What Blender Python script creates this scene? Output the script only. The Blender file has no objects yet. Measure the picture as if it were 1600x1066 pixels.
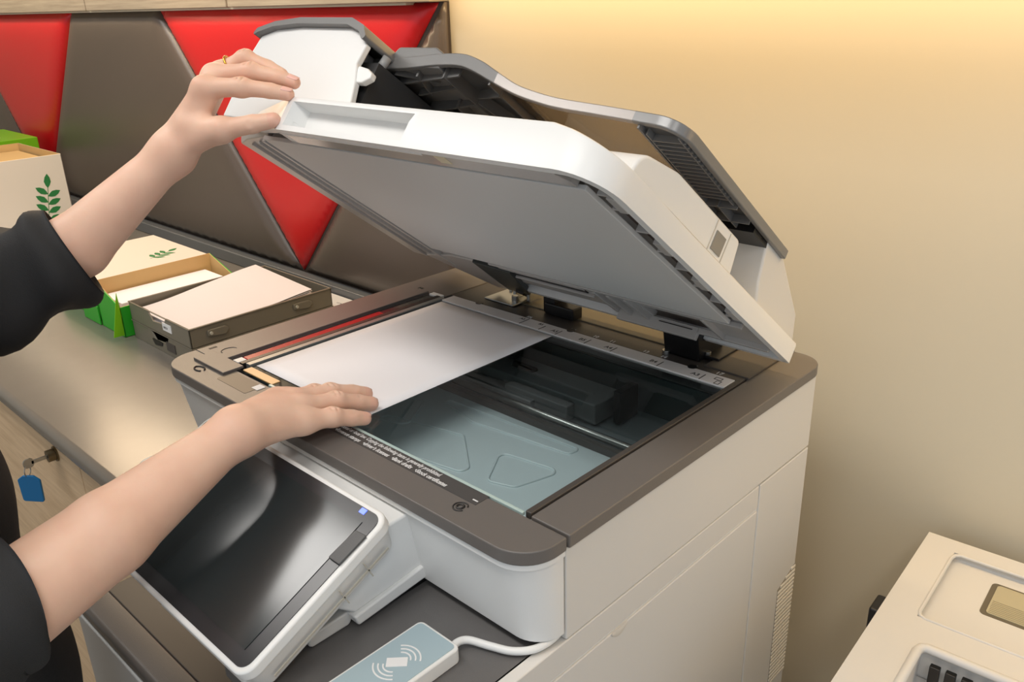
import bpy, bmesh, math, random
import numpy as np
from mathutils import Vector, Matrix
random.seed(3)
SC = bpy.context.scene
COL = SC.collection
PI = math.pi
R = math.radians
K = 0.001                                   # all lengths below are in millimetres

# ---------------------------------------------------------------- camera
cam_d = bpy.data.cameras.new('camera')
cam = bpy.data.objects.new('camera', cam_d)
COL.objects.link(cam)
cam_d.sensor_width = 36
cam_d.lens = 1338.15 * 36 / 1600
cam_d.clip_start = 0.05
rows = [(0.72390642, 0.68932345, -0.02815445), (-0.23875263, 0.28860105, 0.92720366), (0.64726862, -0.66448673, 0.37349794)]
m = Matrix.Identity(4)
for c in range(3):
    for r in range(3):
        m[r][c] = rows[c][r]
m.translation = Vector((0.87279, -0.75462, 0.39925))
cam.matrix_world = m
SC.camera = cam

# ---------------------------------------------------------------- world, exposure
SC.view_settings.view_transform = 'Standard'
SC.view_settings.look = 'None'
SC.view_settings.gamma = 1
SC.view_settings.use_curve_mapping = False
SC.view_settings.exposure = 0.28
SC.cycles.use_denoising = True
SC.cycles.max_bounces = 8
SC.cycles.transparent_max_bounces = 12
w = bpy.data.worlds.new('world'); SC.world = w
w.use_nodes = True
bg = w.node_tree.nodes['Background']
bg.inputs[0].default_value = (0.86, 0.93, 1.0, 1)
bg.inputs[1].default_value = 0.62

def area(name, loc, aim, sx, sy, power, color):
    d = bpy.data.lights.new(name, 'AREA'); d.shape = 'RECTANGLE'
    d.size = sx; d.size_y = sy; d.energy = power; d.color = color
    o = bpy.data.objects.new(name, d); COL.objects.link(o)
    o.location = loc
    o.rotation_euler = (Vector(aim) - Vector(loc)).to_track_quat('-Z', 'Y').to_euler()
    return o
# ceiling lamps of the room
area('ceiling_lamp_light', (0.3, -1.0, 1.62), (0.3, -1.0, 0), 1.2, 0.35, 13, (1.0, 0.97, 0.93))
area('ceiling_lamp_light', (1.6, -1.3, 1.62), (1.6, -1.3, 0), 0.35, 1.2, 10, (1.0, 0.98, 0.95))
area('ceiling_lamp_light', (-1.2, -0.9, 1.62), (-1.2, -0.9, 0), 1.2, 0.35, 13, (1.0, 0.97, 0.93))
# warm strip under the wall cabinet, washing down the wall
area('cove_strip_light', (1.05, 0.17, 0.53), (1.05, 0.47, 0.13), 2.7, 0.04, 7.5, (1.0, 0.71, 0.37))
area('cove_strip_light', (-1.75, 0.14, 0.56), (-1.75, 0.40, 0.26), 2.8, 0.03, 4.5, (1.0, 0.80, 0.55))
area('added_worktop_glow', (-1.25, 0.12, 0.60), (-1.0, -0.9, -0.1), 1.2, 0.22, 5.8, (1.0, 0.74, 0.48))  # added warm panel that puts a tan reflection on the worktop

# ---------------------------------------------------------------- materials
def lin(c):
    return tuple(((v/255)/12.92 if v/255 <= 0.04045 else ((v/255+0.055)/1.055)**2.4) for v in c) + (1,)
MATS = {}
def pm(name, col, rough=0.45, metal=0.0, spec=0.5, bump=0.0, bscale=800, noise=0.0, nscale=8, emit=0, sss=0, coat=0, stretch=None):
    if name in MATS: return MATS[name]
    mt = bpy.data.materials.new(name); mt.use_nodes = True
    nt = mt.node_tree; b = nt.nodes['Principled BSDF']
    b.inputs['Base Color'].default_value = lin(col)
    b.inputs['Roughness'].default_value = rough
    b.inputs['Metallic'].default_value = metal
    b.inputs['Specular IOR Level'].default_value = spec
    if coat: b.inputs['Coat Weight'].default_value = coat; b.inputs['Coat Roughness'].default_value = 0.1
    if sss:
        b.inputs['Subsurface Weight'].default_value = sss
        b.inputs['Subsurface Radius'].default_value = (1, 0.35, 0.2)
        b.inputs['Subsurface Scale'].default_value = 0.006
    if emit:
        b.inputs['Emission Color'].default_value = lin(col); b.inputs['Emission Strength'].default_value = emit
    tc = None
    def tcn():
        t = nt.nodes.new('ShaderNodeTexCoord')
        if stretch:
            mp = nt.nodes.new('ShaderNodeMapping'); mp.inputs['Scale'].default_value = stretch
            nt.links.new(t.outputs['Object'], mp.inputs[0]); return mp.outputs[0]
        return t.outputs['Object']
    if bump or noise: tc = tcn()
    if bump:
        n = nt.nodes.new('ShaderNodeTexNoise'); n.inputs['Scale'].default_value = bscale; n.inputs['Detail'].default_value = 3
        nt.links.new(tc, n.inputs['Vector'])
        bp = nt.nodes.new('ShaderNodeBump'); bp.inputs['Strength'].default_value = bump; bp.inputs['Distance'].default_value = 0.001
        nt.links.new(n.outputs['Fac'], bp.inputs['Height']); nt.links.new(bp.outputs[0], b.inputs['Normal'])
    if noise:
        n = nt.nodes.new('ShaderNodeTexNoise'); n.inputs['Scale'].default_value = nscale; n.inputs['Detail'].default_value = 4
        nt.links.new(tc, n.inputs['Vector'])
        mx = nt.nodes.new('ShaderNodeMix'); mx.data_type = 'RGBA'
        c = lin(col)
        mx.inputs['A'].default_value = tuple(v*(1-noise) for v in c[:3]) + (1,)
        mx.inputs['B'].default_value = tuple(min(1, v*(1+noise)) for v in c[:3]) + (1,)
        nt.links.new(n.outputs['Fac'], mx.inputs['Factor']); nt.links.new(mx.outputs['Result'], b.inputs['Base Color'])
    MATS[name] = mt
    return mt
def glassm(name, tint, rough=0.0, ior=1.45, refl=1.0):
    if name in MATS: return MATS[name]
    mt = bpy.data.materials.new(name); mt.use_nodes = True; nt = mt.node_tree
    nt.nodes.remove(nt.nodes['Principled BSDF'])
    out = nt.nodes['Material Output']
    t = nt.nodes.new('ShaderNodeBsdfTransparent'); t.inputs[0].default_value = tint + (1,)
    g = nt.nodes.new('ShaderNodeBsdfGlossy'); g.inputs['Roughness'].default_value = rough
    f = nt.nodes.new('ShaderNodeFresnel'); f.inputs[0].default_value = ior
    mx = nt.nodes.new('ShaderNodeMixShader')
    mu = nt.nodes.new('ShaderNodeMath'); mu.operation = 'MULTIPLY'; mu.inputs[1].default_value = refl
    nt.links.new(f.outputs[0], mu.inputs[0])
    nt.links.new(mu.outputs[0], mx.inputs[0]); nt.links.new(t.outputs[0], mx.inputs[1]); nt.links.new(g.outputs[0], mx.inputs[2])
    nt.links.new(mx.outputs[0], out.inputs[0])
    MATS[name] = mt
    return mt
white = pm('white_plastic', (226, 226, 224), 0.38, bump=0.05)
white2 = pm('warm_white_plastic', (212, 210, 206), 0.42, bump=0.05)
lidwhite = pm('lid_white_plastic', (232, 232, 230), 0.36, bump=0.04)
under = pm('underside_plastic', (176, 172, 168), 0.3)
padm = pm('pad_white', (206, 205, 203), 0.45)
taupe = pm('taupe_plastic', (104, 99, 95), 0.36, bump=0.12, bscale=1200)
taupe_d = pm('dark_taupe_plastic', (72, 67, 63), 0.4)
dgrey = pm('dark_grey_plastic', (78, 78, 78), 0.42, bump=0.1)
mgrey = pm('mid_grey_plastic', (112, 111, 110), 0.38, bump=0.08)
black = pm('black_plastic', (22, 22, 23), 0.35)
blackg = pm('screen_glass_black', (40, 46, 48), 0.16, spec=0.6)
bezelm = pm('screen_bezel', (46, 47, 50), 0.25)
metal = pm('zinc_metal', (190, 190, 186), 0.28, metal=1)
rulerm = pm('ruler_metal', (222, 219, 218), 0.45)
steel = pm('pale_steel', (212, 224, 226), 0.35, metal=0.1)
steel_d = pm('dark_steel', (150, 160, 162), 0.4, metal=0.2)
redp = pm('red_strip', (176, 32, 36), 0.2)
paperm = pm('paper_white', (240, 238, 240), 0.6)
whitemark = pm('white_marking', (226, 226, 226), 0.5)
blackmark = pm('black_marking', (28, 27, 27), 0.5)
platen = glassm('platen_glass', (0.90, 0.96, 0.97), 0.0, 1.5, 1.0)
smoke = glassm('smoked_clear_plastic', (0.80, 0.72, 0.62), 0.05, 1.4, 0.8)

# ---------------------------------------------------------------- builders
class MB:
    def __init__(s): s.v = []; s.f = []; s.mi = []
    def add(s, vs, fs, mi=0):
        b = len(s.v); s.v += [tuple(v) for v in vs]; s.f += [tuple(b+i for i in f) for f in fs]; s.mi += [mi]*len(fs); return s
    def box(s, x0, x1, y0, y1, z0, z1, mi=0):
        v = [(x, y, z) for z in (z0, z1) for y in (y0, y1) for x in (x0, x1)]
        return s.add(v, [(0,2,3,1), (4,5,7,6), (0,1,5,4), (2,6,7,3), (0,4,6,2), (1,3,7,5)], mi)
    def prism(s, poly, a0, a1, axis=2, mi=0, top=None):
        """poly: 2-D outline; extruded along axis from a0 to a1. top: other outline at a1."""
        top = top or poly; n = len(poly)
        def P(p, a):
            return {2: (p[0], p[1], a), 1: (p[0], a, p[1]), 0: (a, p[0], p[1])}[axis]
        v = [P(p, a0) for p in poly] + [P(p, a1) for p in top]
        f = [tuple(range(n))[::-1], tuple(range(n, 2*n))] + [(i, (i+1) % n, n+(i+1) % n, n+i) for i in range(n)]
        return s.add(v, f, mi)
    def tube(s, pts, r, n=10, mi=0, caps=True, flat=1.0, up=None):
        pts = [Vector(p) for p in pts]; m = len(pts)
        rr = r if isinstance(r, (list, tuple)) else [r]*m
        v = []; prev = None
        for i, p in enumerate(pts):
            t = (pts[min(i+1, m-1)] - pts[max(i-1, 0)]).normalized()
            if prev is None:
                a = Vector(up) if up else (Vector((0, 0, 1)) if abs(t.z) < 0.9 else Vector((1, 0, 0)))
            else: a = prev
            a = (a - t*a.dot(t)).normalized(); prev = a; b = t.cross(a)
            for k in range(n):
                th = 2*PI*k/n
                v.append(p + a*(math.cos(th)*rr[i]*flat) + b*(math.sin(th)*rr[i]))
        f = [(i*n+k, i*n+(k+1) % n, (i+1)*n+(k+1) % n, (i+1)*n+k) for i in range(m-1) for k in range(n)]
        if caps: f += [tuple(range(n))[::-1], tuple(range((m-1)*n, m*n))]
        return s.add(v, f, mi)
    def cyl(s, c, r, z0, z1, n=20, mi=0, r1=None):
        r1 = r if r1 is None else r1
        po = [(c[0]+r*math.cos(2*PI*k/n), c[1]+r*math.sin(2*PI*k/n)) for k in range(n)]
        pt = [(c[0]+r1*math.cos(2*PI*k/n), c[1]+r1*math.sin(2*PI*k/n)) for k in range(n)]
        return s.prism(po, z0, z1, 2, mi, pt)
    def sheet(s, fn, nu, nv, mi=0, thick=None):
        """grid surface fn(u,v)->(x,y,z)"""
        v = [fn(i/(nu-1), j/(nv-1)) for j in range(nv) for i in range(nu)]
        f = [(j*nu+i, j*nu+i+1, (j+1)*nu+i+1, (j+1)*nu+i) for j in range(nv-1) for i in range(nu-1)]
        return s.add(v, f, mi)
    def build(s, name, mat, parent=None, F=None, bevel=0, seg=2, smooth=None, solid=0, sub=0, fix=True):
        me = bpy.data.meshes.new(name)
        vs = [Vector(v) for v in s.v]
        if F is not None: vs = [F @ v for v in vs]
        me.from_pydata([v*K for v in vs], [], s.f)
        mats = mat if isinstance(mat, (list, tuple)) else [mat]
        for mm in mats: me.materials.append(mm)
        for p, i in zip(me.polygons, s.mi): p.material_index = i
        if fix:
            bm = bmesh.new(); bm.from_mesh(me); bmesh.ops.recalc_face_normals(bm, faces=bm.faces); bm.to_mesh(me); bm.free()
        o = bpy.data.objects.new(name, me); COL.objects.link(o)
        if parent: o.parent = parent
        if solid:
            md = o.modifiers.new('solid', 'SOLIDIFY'); md.thickness = solid*K; md.offset = -1
        if bevel:
            md = o.modifiers.new('bevel', 'BEVEL'); md.width = bevel*K; md.segments = seg; md.limit_method = 'ANGLE'; md.angle_limit = R(32); md.harden_normals = True
        if sub:
            md = o.modifiers.new('sub', 'SUBSURF'); md.levels = sub; md.render_levels = sub
        if smooth or (smooth is None and bevel):
            me.polygons.foreach_set('use_smooth', [True]*len(me.polygons))
        return o
def smooth_angle(o, deg=35):
    me = o.data
    me.polygons.foreach_set('use_smooth', [True]*len(me.polygons))
    bm = bmesh.new(); bm.from_mesh(me)
    for e in bm.edges:
        e.smooth = len(e.link_faces) == 2 and e.calc_face_angle(0) < R(deg)
    bm.to_mesh(me); bm.free()
    return o
def rpoly(pts, rad, n=6):
    """outline with rounded corners; rad one value or one for each corner"""
    out = []; m = len(pts)
    for i, p in enumerate(pts):
        r = rad[i] if isinstance(rad, (list, tuple)) else rad
        if r <= 0: out.append(tuple(p)); continue
        p = Vector(p); a = Vector(pts[i-1]) - p; b = Vector(pts[(i+1) % m]) - p
        a.normalize(); b.normalize()
        ang = a.angle(b); d = r/math.tan(ang/2)
        c = p + (a+b).normalized()*(r/math.sin(ang/2))
        s = p + a*d - c; e = p + b*d - c
        a0 = math.atan2(s.y, s.x); a1 = math.atan2(e.y, e.x)
        da = (a1-a0+PI) % (2*PI) - PI
        for k in range(n+1):
            t = a0+da*k/n; out.append((c.x+r*math.cos(t), c.y+r*math.sin(t)))
    return out
def rect(x0, x1, y0, y1): return [(x0, y0), (x1, y0), (x1, y1), (x0, y1)]
def thing(name, label, cat, loc=(0, 0, 0), group=None):
    o = bpy.data.objects.new(name, None); COL.objects.link(o)
    o.location = Vector(loc)*K; o.empty_display_size = 0.02
    o['label'] = label; o['category'] = cat
    if group: o['group'] = group
    return o
def tag(o, label, cat, group=None):
    o['label'] = label; o['category'] = cat
    if group: o['group'] = group
    return o
def structure(o): o['kind'] = 'structure'; return o
def text(name, s, size, mat, parent, F, ext=0.15, align='LEFT', shear=0, spacing=1.0, bold=0, width=0):
    cu = bpy.data.curves.new(name, 'FONT'); cu.body = s; cu.size = size; cu.extrude = ext; cu.align_x = align
    cu.shear = shear; cu.space_character = spacing; cu.offset = bold; cu.resolution_u = 3
    t = bpy.data.objects.new('tmp_text', cu); COL.objects.link(t)
    dg = bpy.context.evaluated_depsgraph_get(); dg.update()
    me = bpy.data.meshes.new_from_object(t.evaluated_get(dg))
    bpy.data.objects.remove(t); bpy.data.curves.remove(cu)
    fw = 1
    if width:
        xs = [v.co.x for v in me.vertices]; fw = width/(max(xs)-min(xs))
    for v in me.vertices: v.co = (F @ Vector((v.co.x*fw, v.co.y, v.co.z)))*K
    me.name = name; me.materials.clear(); me.materials.append(mat)
    o = bpy.data.objects.new(name, me); COL.objects.link(o)
    if parent: o.parent = parent
    return o
def frame(o, x, y, z):
    m = Matrix.Identity(4)
    for r in range(3): m[r][0] = x[r]; m[r][1] = y[r]; m[r][2] = z[r]; m[r][3] = o[r]
    return m
def off(o): return Matrix.Translation(Vector(o))

# ================================================================ room
WALLY = 280; CZ = -200; FZ = -960
wallm = pm('wall_paint', (204, 194, 172), 0.42, bump=0.06, bscale=60, noise=0.02, nscale=3)
structure(MB().box(-3300, 2400, WALLY, WALLY+60, FZ, 1660).build('wall_back', wallm))
structure(MB().box(-3400, -3300, -3200, WALLY+60, FZ, 1660).build('wall_left', wallm))
structure(MB().box(-3400, 2400, -3200, WALLY+60, FZ-40, FZ).build('floor', pm('floor_vinyl', (140, 128, 112), 0.5, noise=0.15, nscale=5)))
structure(MB().box(-3400, 2400, -3200, WALLY+60, 1660, 1700).build('ceiling', pm('ceiling_paint', (190, 188, 184), 0.8)))
# cabinet strip above the wash of light, seen only as the wood boards above the padded wall
woodm = bpy.data.materials.new('grey_wood'); woodm.use_nodes = True
def woodify(mt, c1, c2, scale, rough=0.5):
    nt = mt.node_tree; b = nt.nodes['Principled BSDF']; b.inputs['Roughness'].default_value = rough
    tc = nt.nodes.new('ShaderNodeTexCoord'); mp = nt.nodes.new('ShaderNodeMapping'); mp.inputs['Scale'].default_value = scale
    n = nt.nodes.new('ShaderNodeTexNoise'); n.inputs['Scale'].default_value = 3; n.inputs['Detail'].default_value = 8; n.inputs['Roughness'].default_value = 0.65
    nt.links.new(tc.outputs['Object'], mp.inputs[0]); nt.links.new(mp.outputs[0], n.inputs['Vector'])
    cr = nt.nodes.new('ShaderNodeValToRGB'); cr.color_ramp.elements[0].position = 0.35; cr.color_ramp.elements[1].position = 0.65
    cr.color_ramp.elements[0].color = lin(c1); cr.color_ramp.elements[1].color = lin(c2)
    nt.links.new(n.outputs['Fac'], cr.inputs[0]); nt.links.new(cr.outputs[0], b.inputs['Base Color'])
woodify(woodm, (142, 130, 114), (164, 152, 134), (2, 2, 60))
oakm = bpy.data.materials.new('light_oak'); oakm.use_nodes = True
woodify(oakm, (204, 172, 134), (226, 196, 158), (3, 40, 40), 0.45)

# boards above the padding
bx = [-3290, -2400, -1641, -900, -248]
for i in range(4):
    x0 = bx[i]; x1 = bx[i+1] - 8
    lab = ['greyish wood wall board above the red pad, furthest left', 'greyish wood wall board above the left red pad and the brown pad',
           'greyish wood wall board above the brown pad, left of the second joint', 'greyish wood wall board above the big red triangle pad'][i]
    o = MB().box(x0, x1, 236, WALLY-1, 394, 540).build('wall_board', woodm, bevel=2)
    tag(o, lab, 'wall board', 'wood boards above the padded wall')
structure(MB().box(-3290, -330, 248, WALLY, 390, 541).build('trim_1', pm('joint_beige', (226, 214, 190), 0.6)))
# wall cabinet above the copier: only its lower edge shows
oc = thing('wall_cabinet', 'pale wall cabinet whose underside edge shows above the lit beige wall', 'cabinet', (800, 240, 600))
MB().box(-1120, 1500, -250, 38, 0, 500).build('cabinet_body', pm('cabinet_warm', (206, 180, 140), 0.5), oc, bevel=2)
MB().box(-1120, 1500, -268, -252, -8, 496).build('cabinet_door', pm('cabinet_warm', (206, 180, 140), 0.5), oc, bevel=2)

# padded wall: leather pads, each a pillow with a seam line
def pad(name, poly, mat, label, bulge=16):
    bm = bmesh.new()
    vs = [bm.verts.new((x*K, 0, z*K)) for x, z in poly]
    f = bm.faces.new(vs)
    bmesh.ops.triangulate(bm, faces=[f])
    for _ in range(7):
        le = [e for e in bm.edges if e.calc_length() > 0.03]
        if not le: break
        bmesh.ops.subdivide_edges(bm, edges=le, cuts=1, use_grid_fill=False)
        bmesh.ops.triangulate(bm, faces=[f for f in bm.faces if len(f.verts) > 3])
    n = len(poly)
    for v in bm.verts:
        p = Vector((v.co.x/K, v.co.z/K)); d = 1e9
        for i in range(n):
            a = Vector(poly[i]); b = Vector(poly[(i+1) % n]); ab = b-a
            t = max(0, min(1, (p-a).dot(ab)/ab.dot(ab))); d = min(d, (p-(a+ab*t)).length)
        q = min(1, d/70); h = bulge*math.sqrt(max(0, 1-(1-q)**2))
        v.co.y = (266 - h)*K
    ed = [e for e in bm.edges if e.is_boundary]
    r = bmesh.ops.extrude_edge_only(bm, edges=ed)
    for v in [g for g in r['geom'] if isinstance(g, bmesh.types.BMVert)]: v.co.y = 272*K
    bmesh.ops.recalc_face_normals(bm, faces=bm.faces)
    me = bpy.data.meshes.new(name); bm.to_mesh(me); bm.free()
    me.materials.append(mat); me.polygons.foreach_set('use_smooth', [True]*len(me.polygons))
    # face outwards: towards the room
    o = bpy.data.objects.new(name, me); COL.objects.link(o)
    tag(o, label, 'wall pad')
    return o
redl = pm('red_leather', (206, 24, 30), 0.34, bump=0.25, bscale=500)
brownl = pm('brown_leather', (88, 78, 70), 0.34, bump=0.25, bscale=500)
ZT, ZB = 393, -168
pad('upholstered_wall_pad', [(-3290, ZT), (-2858, ZT), (-2350, ZB), (-3290, ZB)], brownl, 'dark brown padded wall panel at the far left, mostly out of view')
pad('upholstered_wall_pad', [(-2850, ZT), (-1825, ZT), (-2310, ZB)], redl, 'red padded wall panel behind the white and green boxes at left')
pad('upholstered_wall_pad', [(-1817, ZT), (-1284, ZT), (-788, ZB), (-2300, ZB)], brownl, 'wide brown padded wall panel between the two red ones, behind the raised arm')
pad('upholstered_wall_pad', [(-1276, ZT), (-268, ZT), (-777, ZB)], redl, 'red triangular padded wall panel pointing down behind the copier lid')
pad('upholstered_wall_pad', [(-254, ZT), (-258, ZB), (-767, ZB)], brownl, 'brown triangular padded wall panel right of the red triangle, beside the beige wall')
structure(MB().box(-3290, -256, 268, WALLY-1, -200, 394).build('trim_2', pm('pad_backing', (60, 50, 44), 0.6)))

# ================================================================ counter
topm = pm('counter_top_grey', (118, 112, 104), 0.22, spec=1.0, noise=0.04, nscale=30, bump=0.03)
o = MB().prism(rpoly([(-412, CZ-30), (-412, CZ), (266, CZ), (266, CZ-30)], [10, 12, 0, 0]), -3280, -112, axis=0).build('worktop', topm)
smooth_angle(o); tag(o, 'long grey worktop with a rounded front edge behind and left of the copier', 'worktop')
o = MB().box(-3280, -112, 240, 265, CZ, CZ+30).build('backsplash_strip', pm('backsplash', (96, 98, 100), 0.25), bevel=3)
tag(o, 'low grey upstand strip between worktop and padded wall', 'strip')
cab = thing('base_cabinet', 'light oak base cabinet with a key in its lock under the grey worktop', 'cabinet', (-700, -100, FZ))
cb = 'x'
MB().box(-860, 560, -272, 360, 60, 726).build('carcass', oakm, cab, bevel=1)
MB().box(-396, 290, -296, -274, 66, 722).build('door', oakm, cab, bevel=1.5)
d2 = MB().box(293, 556, -296, -274, 66, 722).build('door', oakm, cab, bevel=1.5)
MB().box(-860, -400, -296, -274, 66, 722).build('door', oakm, cab, bevel=1.5)
MB().box(-860, 560, -262, 350, 0, 58).build('plinth', dgrey, cab)
lk = MB()
LF = frame((190, -296, 696), (1, 0, 0), (0, 0, 1), (0, -1, 0))
lk.cyl((0, 0), 13, 0, 2.5, 24).cyl((0, 0), 10, 2, 14, 24)
lko = lk.build('lock', pm('aged_brass', (128, 116, 92), 0.35, metal=1), cab, F=LF); smooth_angle(lko)
key = thing('key', 'silver key with a blue plastic tag hanging in the cabinet lock', 'key', (-510, -412, -264))
kb = MB(); kb.box(-1.2, 1.2, -22, 2, -3, 3).prism(rpoly(rect(-34, -18, -8, 8), 6), -1.2, 1.2, axis=0)
ko = kb.build('key_blade', metal, key, bevel=0.4)
rg = MB().tube([(9*math.sin(t)*0.7, -30-9*math.sin(t)*0.7, -12+9*math.cos(t)) for t in [2*PI*i/20 for i in range(21)]], 0.9, 6, caps=False).build('key_ring', metal, key); smooth_angle(rg)
KF = frame((2, -37, -22), (0.72, -0.69, 0), (0, 0, 1), (0.69, 0.72, 0)) 
MB().prism(rpoly([(-18, -46), (16, -48), (18, -8), (8, 0), (-9, 0), (-19, -7)], 4), -2, 2).build('key_tag', pm('blue_plastic', (10, 112, 170), 0.35), key, F=frame((6, -32, -17), (0.76, 0.65, 0), (0, 0, 1), (0.65, -0.76, 0)), bevel=1)

# ================================================================ copier
cop = thing('photocopier', 'large white and taupe office photocopier with its lid raised, centre of the picture', 'photocopier', (200, -120, FZ))
def T(name, mb, mat, parent=None, F=None, **k):
    """part of the copier: built in scene coordinates, parented to it"""
    o = mb.build(name, mat, parent or cop, F, **k)
    if (parent or cop) is cop: o.matrix_parent_inverse = Matrix.Translation(-cop.location)
    return o
# ---- lower body
T('lower_cabinet', MB().box(-98, 496, -500, 128, FZ+40, -268).box(296, 496, -500, 128, -268, -126), white, bevel=2)
T('plinth', MB().box(-80, 480, -480, 110, FZ, FZ+40), black)
T('output_tray', MB().prism([(-98, -487), (292, -487), (292, 60), (-98, 60)], -268, -262), taupe_d, bevel=2)
T('front_top_rail', MB().prism(rpoly([(-523, -272), (-523, -258), (-489, -256), (-489, -272)], [3, 8, 2, 0]), -101, 294, axis=0), taupe, bevel=1)
T('front_door', MB().box(-101, 496, -524, -500, -700, -275), white, bevel=4)
T('paper_drawer', MB().box(-101, 496, -524, -500, -920, -706), white, bevel=4)
T('output_housing', MB().box(-96, 292, 0, 126, -268, -104), dgrey)
T('platform', MB().prism(rpoly([(292, -523), (489, -523), (489, -300), (292, -300)], [10, 4, 0, 0]), -126, -108), pm('platform_grey', (98, 96, 95), 0.45, bump=0.2, noise=0.08, nscale=25), bevel=2)
# right side panels
T('side_rail', MB().box(484, 498, -523, 14, -138, -108), white2, bevel=1.5)
T('side_door', MB().box(484, 498, -523, 14, -690, -141), white2, bevel=1.5)
T('finger_notch', MB().sheet(lambda u, v: (498.2 + 0.6*math.sin(v*PI), -252+24*u, -141 - v*(3+6*math.sin(u*PI))), 12, 5), pm('notch_shade', (206, 202, 194), 0.5), smooth=True)
T('side_rear_panel', MB().box(484, 498, 16, 131, -690, -109), white2, bevel=1.5)
T('vent_backing', MB().prism([(87, -292), (131, -274), (131, -446), (87, -446)], 497.5, 498.3, axis=0), pm('louvre_gap_shade', (150, 143, 130), 0.6))  # shade between the louvres painted as a darker plate
for i in range(27):
    z = -277 - i*6.3
    T('vent_louvre', MB().box(498, 499, 88 if i > 2 else 120-i*13, 130.5, z-3.2, z), pm('louvre_white', (236, 230, 218), 0.4))
# ---- scanner unit
fo = rpoly([(-101, -318), (-101, -361), (498, -361), (498, -318)], [0, 34, 34, 0], 10)
fi = rpoly([(-90, -318), (-90, -347), (498, -347), (498, -318)], [0, 27, 28, 0], 10)
o = T('front_cover', MB().prism(fi, -98, -14, 2, top=fo), white); smooth_angle(o, 40)
fo2 = [(x*1.0 + (2 if x > 200 else -2), y-2 if y < -330 else y) for x, y in fo]
o = T('cover_lip', MB().prism(fo2, -19, -14), white); smooth_angle(o, 40)
T('side_cover', MB().box(470, 498, -315, 131, -107, -14), white2, bevel=1.5)
T('scanner_case', MB().box(-101, -8, -315, 131, -104, -14).box(-8, 470, 8, 131, -104, -14).box(-8, 470, -318, 8, -104, -66), white, bevel=2)
T('scanner_skirt', MB().box(340, 470, -330, -318, -104, -14), dgrey)
# dark top frame
b1 = rpoly([(-105, -318), (-105, -365), (502, -365), (502, -318)], [0, 36, 36, 0], 12)
T('front_bezel', MB().prism(b1, -13, 0), taupe, bevel=1.5)
b2 = rpoly([(460, -315), (502, -315), (502, 146), (460, 146)], [0, 0, 30, 0], 10)
T('side_bezel', MB().prism(b2, -13, 0), taupe, bevel=1.5)
T('glass_edge_trim', MB().box(452, 458.5, -313, 36, -6, 1), taupe_d, bevel=1)
T('left_bezel', MB().prism(rpoly([(-105, -318), (-42, -318), (-42, 20), (-12, 20), (-12, 131), (-105, 131)], [0, 0, 0, 0, 0, 10]), -13, 0), taupe, bevel=1)
lp = [(-98, -300), (-72, -322), (-72, -338), (-6, -338), (-6, -312), (-36, -312), (-36, 14), (-98, 14)]
T('raised_scan_frame', MB().prism([(-76, -336), (-5, -336), (-5, -309), (-42, -309), (-42, 14), (-62, 14), (-62, -309), (-76, -309)], 0, 3.2), taupe, bevel=0.8)
T('rear_bezel', MB().box(-12, 458, 44, 131, -13, -1), taupe_d, bevel=1)
T('rear_cover_plate', MB().box(405, 462, 38, 146, -2, 2.5), taupe_d, bevel=1)
T('hinge_tray', MB().box(70, 400, 66, 128, -6, 0.6), pm('olive_grey_plastic', (96, 90, 74), 0.4), bevel=1)
# slit scanning glass with red strip
T('slit_channel', MB().box(-41, -4, -309, 16, -12, -8), dgrey)
T('slit_white_tab', MB().box(-36, -24, -306, -294, -8, 1), white, bevel=0.5)
T('red_slit_strip', MB().box(-35, -22, -293, -84, -8, 1), redp, bevel=1)
T('slit_dark_strip', MB().box(-35, -22, -83, 8, -8, 0), blackg)
T('slit_rear_tab', MB().box(-36, -14, 9, 18, -6, 2), white, bevel=0.5)
T('glass_guide_strip', MB().box(-13, -4, -302, 10, -8, 2), pm('guide_grey', (150, 152, 150), 0.3, metal=0.5), bevel=0.5)
T('glass_guide_edge', MB().box(-20, -13, -306, 10, -8, 2.4), black)
# symbols on the frame
def symbol(x, y, s=5, z=0.2):
    mb = MB()
    mb.tube([(x+s*math.cos(t), y+s*math.sin(t), z) for t in [0.5+i*0.28 for i in range(20)]], 0.7, 6, caps=False)
    mb.tube([(x+s*.5*math.cos(t), y+s*.5*math.sin(t), z) for t in [2*PI*i/12 for i in range(13)]], 1.1, 6, caps=False)
    T('symbol', mb, blackmark)
symbol(406, -344, 6.5)
for x, y in ((-55, -142), (-68, 20), (-60, -268), (-60, -22)): symbol(x, y, 4.2)
T('symbol_outline', MB().tube([(-70+8*math.cos(t), -292+10*math.sin(t), 0.2) for t in [2*PI*i/20 for i in range(21)]], 0.5, 5, caps=False), blackmark)
T('symbol_outline', MB().tube([(-56+3.6*math.cos(t), -4+9*math.sin(t), 0.2) for t in [2*PI*i/20 for i in range(21)]], 0.5, 5, caps=False), blackmark)
T('frame_mark', MB().box(-96, -92, -306, -296, 0, 0.4), blackmark)
T('latch_hook', MB().tube([(-44+9*math.cos(t), -345+5*math.sin(t), 0.5) for t in [0.3+i*0.3 for i in range(19)]], 1.0, 6, caps=True), blackmark)
# platen glass and ruler
T('platen_glass', MB().add([(-4, -314, -0.5), (453, -314, -0.5), (453, 4, -0.5), (-4, 4, -0.5)], [(0, 1, 2, 3)]), platen, fix=False)
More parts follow.
